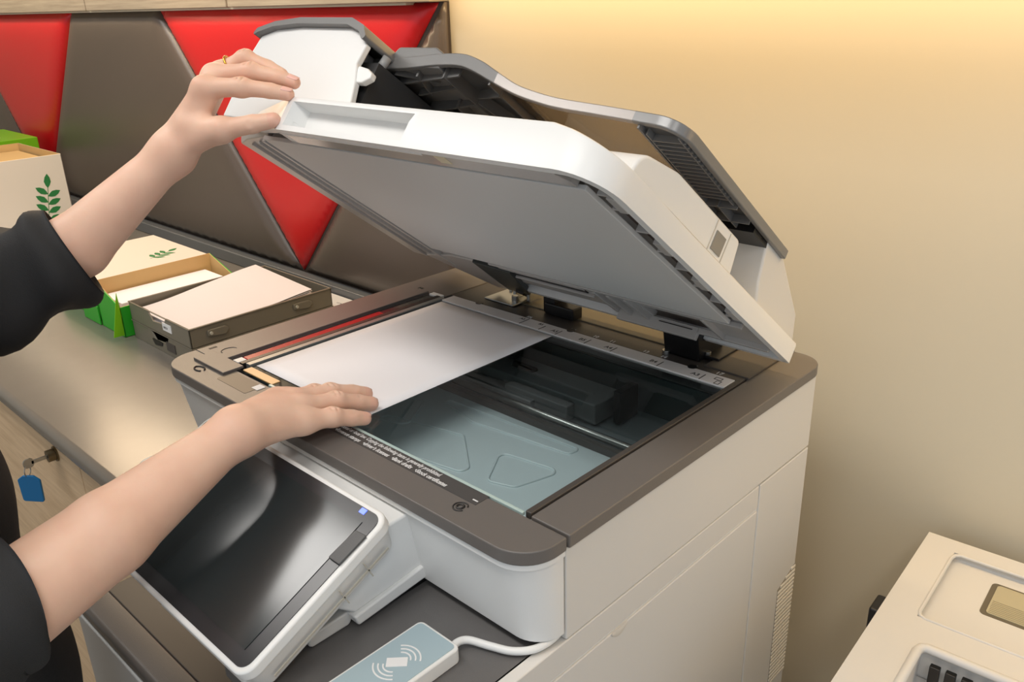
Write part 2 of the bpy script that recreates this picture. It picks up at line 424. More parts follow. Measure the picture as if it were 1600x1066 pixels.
# pale edge seen along the glass
T('glass_front_edge', MB().box(60, 452, -316.5, -313, -3, 0.3), pm('glass_edge', (176, 196, 192), 0.2), bevel=0.5)
rl = T('ruler', MB().box(-2, 452, 3, 26, -3, 1.6), rulerm, bevel=0.4)
T('ruler_back_strip', MB().box(-8, 458, 27, 44, -3, 1.2), taupe_d, bevel=0.4)
for x in (148, 182, 210, 257, 297, 364, 420): T('ruler_mark', MB().box(x-0.5, x+0.5, 3.5, 18 if x != 148 else 24, 1.6, 1.9), blackmark, rl)
def rt(s, x, y, size, mat=blackmark, z=1.6):
    text('ruler_text', s, size, mat, rl, off((x, y, z)), 0.12, bold=0.12)
for s, x in (('A5', 197), ('B5', 243), ('A4', 283), ('B4', 349), ('A3', 405)): rt(s, x, 9.5, 9)
rt('A5', 136, 17, 7); rt('B5', 169, 17, 7)
rt('5½', 138, 28, 7, whitemark, 1.3); rt('8½', 212, 29, 7, whitemark, 1.3)
rt('10', 250, 29, 8, whitemark, 1.3); rt('11', 276, 29, 8, whitemark, 1.3); rt('13', 326, 29, 8, whitemark, 1.3); rt('14', 351, 29, 8, whitemark, 1.3); rt('16', 394, 29, 7, whitemark, 1.3); rt('17', 425, 29, 9, whitemark, 1.3)
rs = MB()
for (a, b, cx, cy) in ((9, 6, 437, 17), (6, 9, 441, 8)):
    rs.box(cx-a/2, cx+a/2, cy-b/2, cy-b/2+.7, 1.6, 1.9).box(cx-a/2, cx+a/2, cy+b/2-.7, cy+b/2, 1.6, 1.9).box(cx-a/2, cx-a/2+.7, cy-b/2, cy+b/2, 1.6, 1.9).box(cx+a/2-.7, cx+a/2, cy-b/2, cy+b/2, 1.6, 1.9)
T('ruler_size_icon', rs, blackmark, rl)
for x in (50, 217, 397): T('ruler_notch', MB().cyl((x, 27), 5.5, 1.2, 2.2, 16), black, rl)
# warning label
wl = T('warning_label', MB().box(110, 414, -334, -317, 0, 0.35), pm('label_grey', (74, 72, 71), 0.4))
text('warning_text', 'national or local law. Copying the following items is generally prohibited.', 7.2, whitemark, wl, off((203, -323.5, 0.3)), 0.1, shear=0.15, bold=0.1, width=153)
text('warning_text', '\u2022Revenue stamps   \u2022driver\u2019s licenses   \u2022Bank drafts   \u2022Stock certificates', 7.2, whitemark, wl, off((207, -331.5, 0.3)), 0.1, shear=0.15, bold=0.16, width=165)
T('label_corner_mark', MB().box(406, 412, -330, -328.5, 0.3, 0.5), whitemark, wl)
T('left_label', MB().prism(rpoly([(-3, -346), (60, -346), (60, -322), (-3, -322)], 3), 0, 0.3), pm('label_taupe', (84, 76, 66), 0.4))
T('left_label_square', MB().box(52, 64, -333, -322, 0.3, 0.6), whitemark)
T('glass_corner_reflection', MB().box(0, 62, -313, -302, -1, 0.4), pm('tan_reflection', (214, 172, 116), 0.3))  # warm reflection of the lit interior, painted as a tan strip
# interior below the glass
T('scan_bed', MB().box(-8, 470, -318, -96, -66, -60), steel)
def ridge(pts, r=1.6, rad=14):
    poly = rpoly(pts, rad, 6); poly = poly + [poly[0]]
    o = T('pressed_ridge', MB().tube([(x, y, -59.6) for x, y in poly], r, 6, caps=False), steel); smooth_angle(o, 80)
ridge([(290, -180), (368, -168), (352, -222), (322, -232)], 1.5, 9)
ridge([(120, -128), (352, -120), (350, -135), (215, -150)], 1.5, 5)
ridge([(120, -205), (232, -180), (300, -235), (150, -262)], 1.5, 8)
ridge([(40, -175), (130, -150), (165, -205), (60, -240)], 1.5, 10)
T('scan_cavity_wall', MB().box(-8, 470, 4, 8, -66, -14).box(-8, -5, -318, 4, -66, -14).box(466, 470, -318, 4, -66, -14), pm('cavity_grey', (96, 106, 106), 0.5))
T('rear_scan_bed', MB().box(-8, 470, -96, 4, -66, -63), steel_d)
T('guide_rod', MB().tube([(-8, -97, -50), (468, -97, -50)], 4.5, 14), metal, smooth=True)
T('drive_rail', MB().box(-8, 468, -112, -103, -62, -52), taupe_d, bevel=1)
cr = T('scan_carriage', MB().box(60, 330, -66, -14, -60, -34).box(90, 250, -88, -66, -60, -46).box(200, 300, -80, -66, -60, -40), pm('carriage_grey', (136, 138, 138), 0.5), bevel=2)
T('carriage_lens', MB().tube([(180, -40, -33), (215, -40, -33)], 5, 12), black, cr)
T('carriage_block', MB().box(340, 350, -45, -10, -60, -20), black, cr, bevel=1)
T('carriage_clip', MB().box(120, 170, -30, -18, -34, -28), black, cr, bevel=1)

# ---- control panel
tp = R(25.1); PV = (0, math.cos(tp), math.sin(tp)); PW = (0, -math.sin(tp), math.cos(tp))
PF = frame((366, -539, -76), (1, 0, 0), PV, PW)
cp = T('control_panel', MB().prism(rpoly(rect(-300, 0, 0, 167), 14, 8), -12, 0), lidwhite, F=PF, bevel=2.5, seg=3)
o = T('panel_back', MB().prism(rpoly(rect(-294, -5, 6, 160), 12, 8), -34, -12, top=rpoly(rect(-298, -2, 2, 165), 14, 8)), white2, cp, F=PF, bevel=1.5)
T('bezel', MB().prism(rpoly(rect(-295, -5, 5, 162), 10, 8), 0, 0.8), bezelm, cp, F=PF)
T('display', MB().box(-272, -19, 17, 150, 0.8, 1.4), blackg, cp, F=PF)
T('stylus_cover', MB().prism(rpoly([(-19, 110), (-4, 110), (-3, 142), (-17, 141)], 1.5), 0.8, 3.2), dgrey, cp, F=PF, bevel=0.8)
T('status_light', MB().box(-31, -24, 156, 161, 0.8, 1.4), pm('blue_led', (90, 110, 235), 0.3, emit=1.6), cp, F=PF)
T('panel_side_groove', MB().box(-0.4, 0.6, 18, 150, -25, -23).box(-0.4, 0.6, 96, 97, -33, -14).box(-0.4, 0.6, 125, 126, -33, -14), pm('groove_grey', (178, 172, 160), 0.5), cp, F=PF)
T('tilt_lever', MB().prism(rpoly([(-418, -92), (-464, -94), (-472, -106.5), (-426, -106.5)], [2, 10, 5, 5], 8), 296, 345, axis=0), white2, cp, bevel=3)
T('panel_foot', MB().prism(rpoly([(-510, -100), (-520, -110), (-530, -100), (-520, -92)], 3), 200, 345, axis=0), white2, cp, bevel=2)
T('panel_bracket', MB().prism([(-345, -22), (-345, -84), (-424, -92), (-450, -70), (-395, -24)], 110, 352, axis=0), white, bevel=3)
T('panel_bracket_lower', MB().prism([(-345, -82), (-345, -96), (-424, -103), (-428, -92)], 106, 356, axis=0), white, bevel=2)
T('panel_arm', MB().box(140, 348, -385, -340, -107, -96), black)
T('panel_wing', MB().prism(rpoly(rect(-30, 120, -446, -390), 16), -88, -76), white, bevel=4)

# ---- lid
TH = R(37.3)
LFm = frame((0, 82, 5), (1, 0, 0), (0, -math.cos(TH), math.sin(TH)), (0, math.sin(TH), math.cos(TH)))
# lid outline in (x, s); s runs from the hinge to the front
lo = rpoly([(498, 30), (498, 455), (84, 455), (-98, 392), (-106, 30)], [3, 42, 3, 12, 3], 10)
def toph(x, s, base=24):
    k = max(0, min(1, (s-300)/110)); k = k*k*(3-2*k); kx = max(0, min(1, (x-(-100))/600))
    return base + 15*k*(1 if x < 440 else max(0, 1-(x-440)/58)*0.9+0.1)
def both(x):   # the edge of the underside is higher towards the left
    k = max(0, min(1, (84-x)/180)); return 20*k
def densify(poly, step=18):
    out = []
    for i, p in enumerate(poly):
        q = poly[(i+1) % len(poly)]; d = math.dist(p, q); n = max(1, int(d/step))
        for k in range(n): out.append((p[0]+(q[0]-p[0])*k/n, p[1]+(q[1]-p[1])*k/n))
    return out
def inset(poly, d):
    n = len(poly); out = []
    for i in range(n):
        a = Vector(poly[i-1]); p = Vector(poly[i]); b = Vector(poly[(i+1) % n])
        e = (b-a).normalized(); nn = Vector((-e.y, e.x))
        c = p + nn*d; out.append((c.x, c.y))
    return out
lo_d = densify(lo)
# make sure inset goes inwards
cx = sum(p[0] for p in lo_d)/len(lo_d)
tst = inset(lo_d, 5)
sg = 1 if (max(p[0] for p in tst) < max(p[0] for p in lo_d)) else -1
def layers(rings):
    n = len(rings[0]); v = [p for r in rings for p in r]; f = []
    for j in range(len(rings)-1):
        for i in range(n): f.append((j*n+i, j*n+(i+1) % n, (j+1)*n+(i+1) % n, (j+1)*n+i))
    return v, f, n
rg_ = []
i7 = inset(lo_d, sg*8); i2 = inset(lo_d, sg*3)
rg_.append([(x, s, 14) for x, s in i7])
rg_.append([(i7[k][0], i7[k][1], both(lo_d[k][0])) for k in range(len(lo_d))])
rg_.append([(x, s, both(x)) for x, s in lo_d])
rg_.append([(lo_d[k][0], lo_d[k][1], toph(*lo_d[k])-4) for k in range(len(lo_d))])
rg_.append([(lo_d[k][0]*.7+i2[k][0]*.3, lo_d[k][1]*.7+i2[k][1]*.3, toph(*lo_d[k])-1.2) for k in range(len(lo_d))])
rg_.append([(i2[k][0], i2[k][1], toph(*lo_d[k])) for k in range(len(lo_d))])
rg_.append([(lo_d[k][0]*.985+3, lo_d[k][1]*.96+10, toph(*lo_d[k])+0.8) for k in range(len(lo_d))])
v, f, n = layers(rg_)
f.append(tuple(range((len(rg_)-1)*n, len(rg_)*n)))
f.append(tuple(range(n))[::-1])
lid = T('lid', MB().add(v, f), lidwhite, F=LFm); smooth_angle(lid, 38)
# the grip recess
cut = MB().prism([(470, 34), (437, 31), (435, 12), (470, 1)], 100, 282, axis=0)
cv = [(x + (0 if x > 200 else 0) + (6 if (t < 15 and x > 200) else 0) - (0), s, t) for x, s, t in cut.v]
cut.v = [(x + (14 if (x > 200 and t < 0) else (-8 if (x > 200 and 10 < t < 14) else 0)) - (14 if (x < 200 and s > 450) else 0), s, t) for x, s, t in cut.v]
co = cut.build('tmp_cut', lidwhite, None, F=LFm)
md = lid.modifiers.new('cut', 'BOOLEAN'); md.object = co; md.operation = 'DIFFERENCE'; md.solver = 'EXACT'
dg = bpy.context.evaluated_depsgraph_get(); dg.update()
nm = bpy.data.meshes.new_from_object(lid.evaluated_get(dg)); lid.modifiers.clear(); lid.data = nm; nm.name = 'lid'
bpy.data.objects.remove(co)
smooth_angle(lid, 38)
T('grip_lip', MB().prism([(447, -0.5), (447, 8.2), (435, 12.2), (431, 14.6), (424, 14.6), (424, 6), (431, 3)], 79, 300, axis=0), lidwhite, lid, F=LFm, bevel=0.5)
T('grip_corner', MB().prism([(72, 424), (99.4, 424), (99.4, 437), (93.6, 450), (84, 450), (72, 446)], 2, 15), lidwhite, lid, F=LFm)
# underside
T('front_strip', MB().box(88, 462, 427, 447, 0.5, 6).box(70, 150, 404, 430, 6, 10), pm('glossy_grey_strip', (170, 166, 162), 0.12), lid, F=LFm)
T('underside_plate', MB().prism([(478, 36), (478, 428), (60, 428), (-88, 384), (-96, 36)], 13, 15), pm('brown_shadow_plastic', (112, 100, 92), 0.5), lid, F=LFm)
T('document_pad', MB().prism([(468, 133), (468, 424), (14, 424), (14, 133)], 0, 5), padm, lid, F=LFm, bevel=1)
T('pad_backing', MB().box(20, 460, 140, 418, 5, 13), under, lid, F=LFm)
T('left_edge_moulding', MB().prism([(-98, 60), (-98, 384), (-60, 400), (14, 420), (14, 60)], 6, 14, top=[(-102, 60), (-102, 386), (-60, 404), (14, 424), (14, 60)]), under, lid, F=LFm, bevel=1.5)
T('left_edge_rib', MB().box(-60, -56, 70, 392, 3, 8).box(-30, -26, 70, 402, 2, 8).box(4, 10, 70, 418, -1, 8), under, lid, F=LFm, bevel=0.8)
rb = MB()
for i, s in enumerate([150, 190, 228, 268, 305, 345, 385, 410]):
    T('side_rib', MB().box(470, 489, s, s+2.5, 3, 13), under, lid, F=LFm, bevel=0.5)
    if i % 2 == 0: T('side_tab', MB().box(482, 490, s+6, s+30, -0.5, 4), under, lid, F=LFm, bevel=0.5)
T('rear_frame', MB().box(120, 338, 60, 130, 4, 13).box(14, 120, 100, 130, 4, 13).box(416, 490, 60, 130, 4, 13).box(338, 416, 100, 130, 4, 13), under, lid, F=LFm, bevel=1.5)
rr = MB().box(130, 270, 116, 121, 0, 5).box(130, 270, 92, 96, 0, 5).box(120, 480, 126, 131, -1, 5)
for x in (285, 305, 330): rr.box(x, x+5, 62, 124, -2, 5)
rr.box(400, 486, 62, 67, -2, 5).box(430, 434, 62, 126, -2, 5).box(290, 400, 60, 66, -10, 5)
T('rear_ribs', rr, under, lid, F=LFm, bevel=1)
T('rear_slot', MB().box(136, 262, 98, 114, 2.6, 4.2), black, lid, F=LFm)
T('hinge_cover', MB().prism([(70, 20), (112, 20), (150, 118), (86, 124)], -2, 6), pm('hinge_dark_green', (52, 56, 54), 0.4), lid, F=LFm, bevel=1)
T('hinge_cover_edge', MB().prism([(40, 6), (70, 14), (86, 124), (40, 120), (-40, 90)], 0, 8), under, lid, F=LFm, bevel=2)
T('front_mark', MB().prism([(452, 445), (470, 444), (462, 436)], 0.2, 0.9), pm('mark_grey', (128, 124, 120), 0.4), lid, F=LFm)
T('front_reflector', MB().box(316, 330, 434, 446, 0.2, 0.9), pm('mark_cream', (206, 196, 160), 0.3), lid, F=LFm)
# document feeder housing on the left
fp = rpoly([(-114, 26), (-119, 112), (-114, 136), (-84, 146), (-34, 149), (62, 148), (84, 141), (100, 128), (98, 106), (110, 84), (118, 62), (124, 26)], [0, 6, 6, 14, 14, 10, 6, 2, 2, 2, 2, 0], 4)
fh = T('feeder_housing', MB().prism(fp, 404, 412, axis=1), lidwhite, lid, F=LFm, bevel=2, seg=3)
T('feeder_body', MB().prism(rpoly([(-112, 26), (-116, 112), (-110, 134), (-84, 142), (54, 142), (60, 26)], [0, 6, 6, 14, 8, 0]), 60, 405, axis=1), lidwhite, lid, F=LFm, bevel=2)
T('feeder_catch', MB().prism(rpoly([(100, 104), (118, 101), (128, 96), (129, 90), (118, 84), (106, 84)], 2), 402, 410, axis=1), lidwhite, lid, F=LFm, bevel=1.5)
o = T('feeder_top_cover', MB().prism(rpoly([(-121, 134), (-116, 142), (-84, 151), (-34, 156), (66, 155), (92, 146), (104, 133), (100, 128), (88, 139), (62, 147), (-34, 148), (-84, 144), (-112, 136), (-117, 133)], 3, 3), 60, 420, axis=1), mgrey, lid, F=LFm); smooth_angle(o, 30)
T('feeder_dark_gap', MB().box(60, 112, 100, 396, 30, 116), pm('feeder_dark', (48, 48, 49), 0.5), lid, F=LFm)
T('feeder_roller', MB().tube([(106, 388, 112), (110, 388, 128)], 5, 12), pm('roller_grey', (150, 150, 150), 0.4), lid, F=LFm, smooth=True)
# paper feed tray
path = [(60, 124), (98, 126), (135, 129), (170, 133), (205, 134), (232, 128), (262, 118), (297, 107), (330, 100), (358, 96), (400, 93), (441, 90), (478, 87), (490, 86)]
def spline(p, n=5):
    out = []
    for i in range(len(p)-1):
        p0 = p[max(0, i-1)]; p1 = p[i]; p2 = p[i+1]; p3 = p[min(len(p)-1, i+2)]
        for k in range(n):
            t = k/n
            out.append(tuple(0.5*((2*b)+(c-a)*t+(2*a-5*b+4*c-d)*t*t+(-a+3*b-3*c+d)*t**3) for a, b, c, d in zip(p0, p1, p2, p3)))
    out.append(p[-1]); return out
sp = spline(path)
def tz(x):
    for a, b in zip(sp, sp[1:]):
        if a[0] <= x <= b[0]: return a[1]+(b[1]-a[1])*(x-a[0])/(b[0]-a[0])
    return sp[0][1] if x < sp[0][0] else sp[-1][1]
def slab(x0, x1, s0, s1, dz0, dz1, n=30, sc=None):
    xs = [x0+(x1-x0)*i/n for i in range(n+1)]
    poly = [(x, tz(x)+dz1) for x in xs] + [(x, tz(x)+dz0) for x in xs[::-1]]
    return MB().prism(poly, s0, s1, axis=1)
tray = T('feed_tray', slab(98, 258, 150, 372, 2, 9), dgrey, lid, F=LFm); smooth_angle(tray, 30)
# rim round the front and right of the tray, in one sweep with a rounded corner
prf = []
rim_pts = [(x, 374) for x in [66+ (466-66)*i/50 for i in range(51)]] + [(466+26*math.sin(a), 348+26*math.cos(a)) for a in [PI/2*i/8 for i in range(1, 9)]] + [(492, s) for s in (300, 250, 200, 150, 120)]
vv = []; nn_ = len(rim_pts)
for i, (x, s) in enumerate(rim_pts):
    a = Vector(rim_pts[max(0, i-1)]); b = Vector(rim_pts[min(nn_-1, i+1)]); d = (b-a).normalized(); nrm = Vector((d.y, -d.x))
    if nrm.y > 0 or nrm.x < 0: pass
    inn = Vector((x, s)) + nrm*6
    z = tz(x)
    h = 10 + 4*max(0, min(1, (300-x)/60))
    vv += [(x, s, z-3), (x, s, z+h-3), (inn.x, inn.y, z+h-3), (inn.x, inn.y, z-3)]
ff = []
for i in range(nn_-1):
    for k in range(4): ff.append((4*i+k, 4*i+(k+1) % 4, 4*(i+1)+(k+1) % 4, 4*(i+1)+k))
ff += [(0, 1, 2, 3), tuple(4*(nn_-1)+k for k in (3, 2, 1, 0))]
silver = pm('silver_rim', (158, 152, 148), 0.3, metal=0.3)
mb = MB(); mb.add(vv, ff)
mb.mi = [0 if (rim_pts[min(i//4, nn_-1)][0] < 262) else (1 if rim_pts[min(i//4, nn_-1)][0] < 440 else 2) for i in range(len(ff))]
o = T('tray_rim', mb, [mgrey, silver, pm('rim_grey', (128, 128, 128), 0.3, metal=0.3)], lid, F=LFm, bevel=1.2)
tw = slab(258, 446, 215, 372, 2, 5); o = T('tray_window', tw, smoke, lid, F=LFm); smooth_angle(o, 30)
T('tray_side', MB().prism(rpoly([(446, 130), (488, 130), (488, 368), (446, 368)], [0, 0, 24, 0]), 88, 92).box(300, 446, 130, 214, 90, 94), dgrey, lid, F=LFm)
tr = MB()
for i in range(15): tr.box(452, 486, 250+i*7.2, 251.4+i*7.2, 82, 88)
tr.box(452, 453.5, 235, 362, 82, 88).box(482, 483.5, 240, 360, 82, 88).box(447, 449, 200, 370, 83, 88)
for s in (140, 170, 205, 236): tr.box(440, 486, s, s+1.6, 80, 88)
tr.box(466, 467.5, 140, 240, 80, 88)
T('tray_side_ribs', tr, mgrey, lid, F=LFm)
ur = MB()
def bar(p, q, w=2.2, h=11, z=0):
    p = Vector(p); q = Vector(q); d = (q-p).normalized(); nrm = Vector((d.y, -d.x))*w/2
    vs = []
    for c in (p, q):
        for sgn in (1, -1):
            e = c+nrm*sgn
            for zz in (tz(c.x)+2.2, tz(c.x)+2-h): vs.append((e.x, e.y, zz))
    ur.add(vs, [(0, 1, 3, 2), (4, 6, 7, 5), (0, 4, 5, 1), (2, 3, 7, 6), (0, 2, 6, 4), (1, 5, 7, 3)])
bar((98, 352), (200, 362)); bar((110, 330), (180, 340)); bar((130, 330), (140, 366)); bar((180, 365), (190, 250), 2.4, 14); bar((100, 300), (186, 312), 3, 14)
bar((190, 318), (256, 350), 2.4, 10); bar((190, 250), (256, 268), 2.4, 10); bar((100, 260), (150, 268), 3, 18); bar((150, 268), (178, 240), 3, 22); bar((254, 200), (254, 368), 2.5, 8)
bar((186, 312), (256, 200), 3, 12); bar((104, 366), (156, 346), 1.8, 8); bar((156, 312), (150, 268), 3, 16)
ur.prism([(128, 100), (150, 100), (160, 118), (120, 118)], 262, 296, axis=1)
T('tray_underside_ribs', ur, pm('rib_grey', (92, 91, 90), 0.4), lid, F=LFm)
T('tray_dark_slot', MB().box(118, 126, 270, 300, 104, 122), black, lid, F=LFm)
T('paper_guide', MB().prism(rpoly([(84, 128), (98, 152), (158, 153), (174, 146), (176, 128)], [0, 6, 6, 8, 0]), 250, 372, axis=1), mgrey, lid, F=LFm, bevel=2)
# output side wall block and rear housing on the right
o = T('output_side_guide', MB().prism(rpoly([(196, 22), (404, 22), (396, 50), (340, 62), (205, 63)], [0, 0, 20, 50, 6], 8), 430, 484, axis=0), lidwhite, lid, F=LFm, bevel=3, seg=3)
bo = rpoly([(430, 20), (484, 20), (484, 409), (430, 409)], [0, 0, 30, 8], 8)
T('guide_slot', MB().box(483, 485, 232, 252, 34, 52), pm('slot_grey', (140, 136, 128), 0.5), lid, F=LFm)
T('guide_seam', MB().box(484, 484.6, 226, 227, 26, 60).box(484, 484.6, 256, 257, 30, 60), pm('seam_grey', (190, 184, 172), 0.5), lid, F=LFm)
T('rear_housing', MB().prism([(14, 22), (130, 22), (146, 46), (162, 92), (126, 92), (36, 54)], 380, 487, axis=0), white2, lid, F=LFm, bevel=3, seg=3)
T('rear_housing_top', MB().prism([(14, 22), (120, 22), (122, 90), (100, 88), (36, 54)], -100, 380, axis=0), white2, lid, F=LFm, bevel=3)
T('rear_tray_step', MB().box(440, 486, 146, 192, 78, 86), black, lid, F=LFm)
# hinges
hg = T('hinge', MB().prism([(46, 0), (40, 30), (28, 47), (60, 30), (98, 14), (98, 0)], 346, 394, axis=0), black, bevel=2)
T('hinge_foot', MB().box(338, 412, 58, 112, 0, 5), black, hg, bevel=1)
T('hinge_screw', MB().cyl((350, 44), 5, 0, 5), metal, hg, bevel=0.5)
T('hinge_screw', MB().cyl((395, 62), 4, 5, 9), metal, hg, bevel=0.5)
hg2 = T('hinge', MB().box(40, 96, 46, 108, 0, 3).prism([(70, 3), (70, 14), (96, 26), (100, 3)], 74, 80, axis=0).prism([(70, 3), (70, 14), (96, 26), (100, 3)], 100, 106, axis=0), metal, bevel=1)
T('hinge_screw', MB().cyl((88, 60), 5, 3, 12), metal, hg2, bevel=0.5)
T('hinge_screw', MB().cyl((52, 90), 3.5, 3, 6), metal, hg2, bevel=0.5)
T('hinge_arm', MB().tube([(92, 86, 12), (100, 60, 26)], 9, 10), black, hg2)
T('cable_clip', MB().box(146, 196, 56, 76, 0, 16).box(140, 160, 60, 90, 0, 34), black, bevel=2)

# ================================================================ paper on the glass
def curl(u, v):
    x = u*208+1; y = -296+v*295.5
    z = 0.35 + 0
    return (x, y, z)
pp = MB().sheet(curl, 12, 16).build('sheet_of_paper', paperm, smooth=True, solid=0.2)
tag(pp, 'blank white sheet of paper lying on the copier glass under the lower hand', 'paper')

# ================================================================ card reader
rd = thing('card_reader', 'small white card reader with a pale blue face on the dark ledge at the bottom', 'card reader', (424, -445, -108))
RM = Matrix.Identity(4)
MB().prism(rpoly(rect(-25, 25, -62, 55), 6, 6), 0, 15).build('reader_body', white, rd, bevel=2, seg=3)
MB().prism(rpoly(rect(-22, 22, -59, 52), 4, 6), 15, 15.5).build('reader_face', pm('pale_blue', (160, 180, 188), 0.35), rd)
q_ = math.sqrt(.5)
ic = MB().prism([(a*q_-b*q_, a*q_+b*q_+8) for a, b in ((-8.5, -5), (8.5, -5), (8.5, 5), (-8.5, 5))], 15.5, 15.9)
def arc(cx, cy, r, a0, a1, w=1.3, n=14):
    p = [(cx+(r+w/2)*math.cos(a0+(a1-a0)*i/n), cy+(r+w/2)*math.sin(a0+(a1-a0)*i/n)) for i in range(n+1)]
    q = [(cx+(r-w/2)*math.cos(a0+(a1-a0)*i/n), cy+(r-w/2)*math.sin(a0+(a1-a0)*i/n)) for i in range(n+1)]
    ic.prism(p+q[::-1], 15.5, 15.9)
for r_ in (6, 10, 14):
    arc(0, 12, r_+2, R(35), R(140)); arc(0, 4, r_+2, R(215), R(320))
ic.build('contactless_symbol', whitemark, rd)
# =============== cable
cab_pts = spline([(440, -394, -101), (436, -384, -101), (440, -374, -102), (458, -366, -103), (476, -358, -103), (488, -344, -103), (492, -326, -102), (490, -308, -100)], 6)
co = MB().tube([(x-424, y+445, z+108) for x, y, z in cab_pts], 3.4, 12).build('reader_cable', white, rd, smooth=True)

# ================================================================ desktop trays
trm = pm('olive_grey_tray', (116, 110, 96), 0.35, bump=0.06)
def letter_tray(z0, label, h=37):
    t = thing('letter_tray', label, 'letter tray', (-630, 5, z0), 'stacked letter trays')
    x0, x1, y0, y1 = -121, 121, -150, 150
    b = MB().box(x0, x1, y0, y1, 0, 2).box(x0, x0+3, y0, y1, 0, h).box(x1-3, x1, y0, y1, 0, h).box(x0, x1, y1-3, y1, 0, h)
    b.prism([(x0, 0), (x1, 0), (x1, h), (x0+155, h), (x0+150, h-4), (x0+145, h-14), (x0+98, h-18), (x0+86, h-6), (x0+80, h), (x0, h)], y0, y0+3, axis=1)
    b.build('tray_shell', trm, t, bevel=1)
    MB().box(x0-2, x1+2, y0-1, y0+2, h-1.5, h).box(x1-1, x1+2, y0, y1, h-2, h).box(x0-2, x0+2, y0, y1, h-2, h).build('tray_lip', trm, t, bevel=0.6)
    for y in (-118, 60):
        s = MB().prism(rpoly([(y, h-22), (y+34, h-26), (y+44, h-16), (y+34, h-10), (y, h-10)], 4), x1, x1+5, axis=0)
        s.build('stacking_clip', trm, t, bevel=1.5)
        MB().tube([(x1+4, y+6, h-16), (x1+7.5, y+6, h-16)], 3, 12).build('clip_pin', pm('clip_highlight', (190, 186, 170), 0.2), t)
    return t
t1 = letter_tray(CZ, 'empty olive grey letter tray, the lower of the two stacked on the worktop')
t2 = letter_tray(CZ+37.5, 'olive grey letter tray holding printed paper, the upper of the two')
MB().box(18, 52, -151.2, -149.6, 12, 27).build('label_card', white, t2)
text('label_text', 'AB224', 6, blackmark, t2, frame((22, -151.3, 17), (1, 0, 0), (0, 0, 1), (0, -1, 0)))
MB().box(20, 54, -151.2, -149.6, 10, 27).build('label_frame', taupe_d, t1)
MB().prism(rpoly([(-40, 20), (6, 20), (0, 12), (-30, 8)], 2), -151, -149.8, axis=1).build('finger_opening', black, t1)
prt = pm('printed_paper', (214, 210, 210), 0.6, noise=0.03, nscale=140, stretch=(1, 8, 1))
mb = MB()
def pstack(u, v):
    x = -738 + u*206; y = -136 + v*262
    z = CZ + 37.5 + 22 + 20*math.sin(v*PI*0.55)**2*(0.4+0.6*(1-u)) + 6*max(0, v-0.7)/0.3
    return (x, y, z)
for k in range(5):
    dx = random.uniform(-2, 2); dy = random.uniform(-4, 4)
    mb.sheet(lambda u, v: (pstack(u, v)[0]+dx, pstack(u, v)[1]+dy, pstack(u, v)[2]-k*3.2), 14, 18)
mb.box(-735, -535, -132, 122, CZ+40, CZ+60)
o = mb.build('printed_papers', prt, smooth=False, solid=0.25); smooth_angle(o, 40)
tag(o, 'pile of printed white sheets in the upper letter tray', 'papers'); 

# ================================================================ cartons on the counter
tanm = pm('cardboard_tan', (206, 172, 116), 0.7, noise=0.05, nscale=12)
greenm = pm('green_card', (46, 168, 40), 0.35, noise=0.06, nscale=6)
lime = pm('lime_card', (120, 190, 20), 0.4)
cream = pm('cream_card', (222, 214, 200), 0.45)
leafm = pm('leaf_green', (38, 120, 62), 0.5)
def open_carton(name, label, x0, x1, y0, y1, z0, z1, outer, loc):
    t = thing(name, label, 'carton', loc)
    X = lambda x: x-loc[0]; Y = lambda y: y-loc[1]; Z = lambda z: z-loc[2]
    o_ = MB(); i_ = MB(); th = 2.5
    o_.box(X(x0), X(x1), Y(y0), Y(y1), Z(z0), Z(z0)+2)
    for a in ((x0, x0+th, y0, y1), (x1-th, x1, y0, y1), (x0, x1, y0, y0+th), (x0, x1, y1-th, y1)):
        o_.box(X(a[0]), X(a[1]), Y(a[2]), Y(a[3]), Z(z0), Z(z1))
    for a in ((x0+th, x0+th+1.2, y0+th, y1-th), (x1-th-1.2, x1-th, y0+th, y1-th), (x0+th, x1-th, y0+th, y0+th+1.2), (x0+th, x1-th, y1-th-1.2, y1-th)):
        i_.box(X(a[0]), X(a[1]), Y(a[2]), Y(a[3]), Z(z0), Z(z1)+0.6)
    if name == 'open_carton':
        o_.v = [(a_, b_, min(c_, 62) if a_ > X(x1)-4 else c_) for a_, b_, c_ in o_.v]; i_.v = [(a_, b_, min(c_, 62) if a_ > X(x1)-5 else c_) for a_, b_, c_ in i_.v]
    o_.build('outer_wall', outer, t, bevel=0.8); i_.build('inner_lining', tanm, t, bevel=0.4)
    return t
gc = open_carton('open_carton', 'open green carton with tan lining and white paper inside, left of the letter trays', -868, -762, -160, 92, CZ, -104, greenm, (-815, -35, CZ))
MB().box(-136, -56, -128, -125, 1, 40).build('front_flap', greenm, gc, bevel=0.8)
MB().add([(53, -125, 92), (64, -150, 10), (60, -128, 8), (50, -122, 60)], [(0, 1, 2), (0, 2, 3)]).build('side_flap', lime, gc, solid=1)
o = MB().box(-858, -772, -150, 70, CZ+3, -134).build('paper_ream', paperm, bevel=1)
tag(o, 'ream of white paper lying inside the open green carton', 'paper ream')
bx2 = thing('closed_carton', 'green paper carton with a white leaf-printed lid behind the open carton', 'carton', (-1010, -20, CZ))
MB().box(-130, 128, -128, 110, 0, 88).build('carton_body', greenm, bx2, bevel=1.5)
MB().box(-132, 130, -130, 112, 88, 92).build('carton_lid', cream, bx2, bevel=1.5)
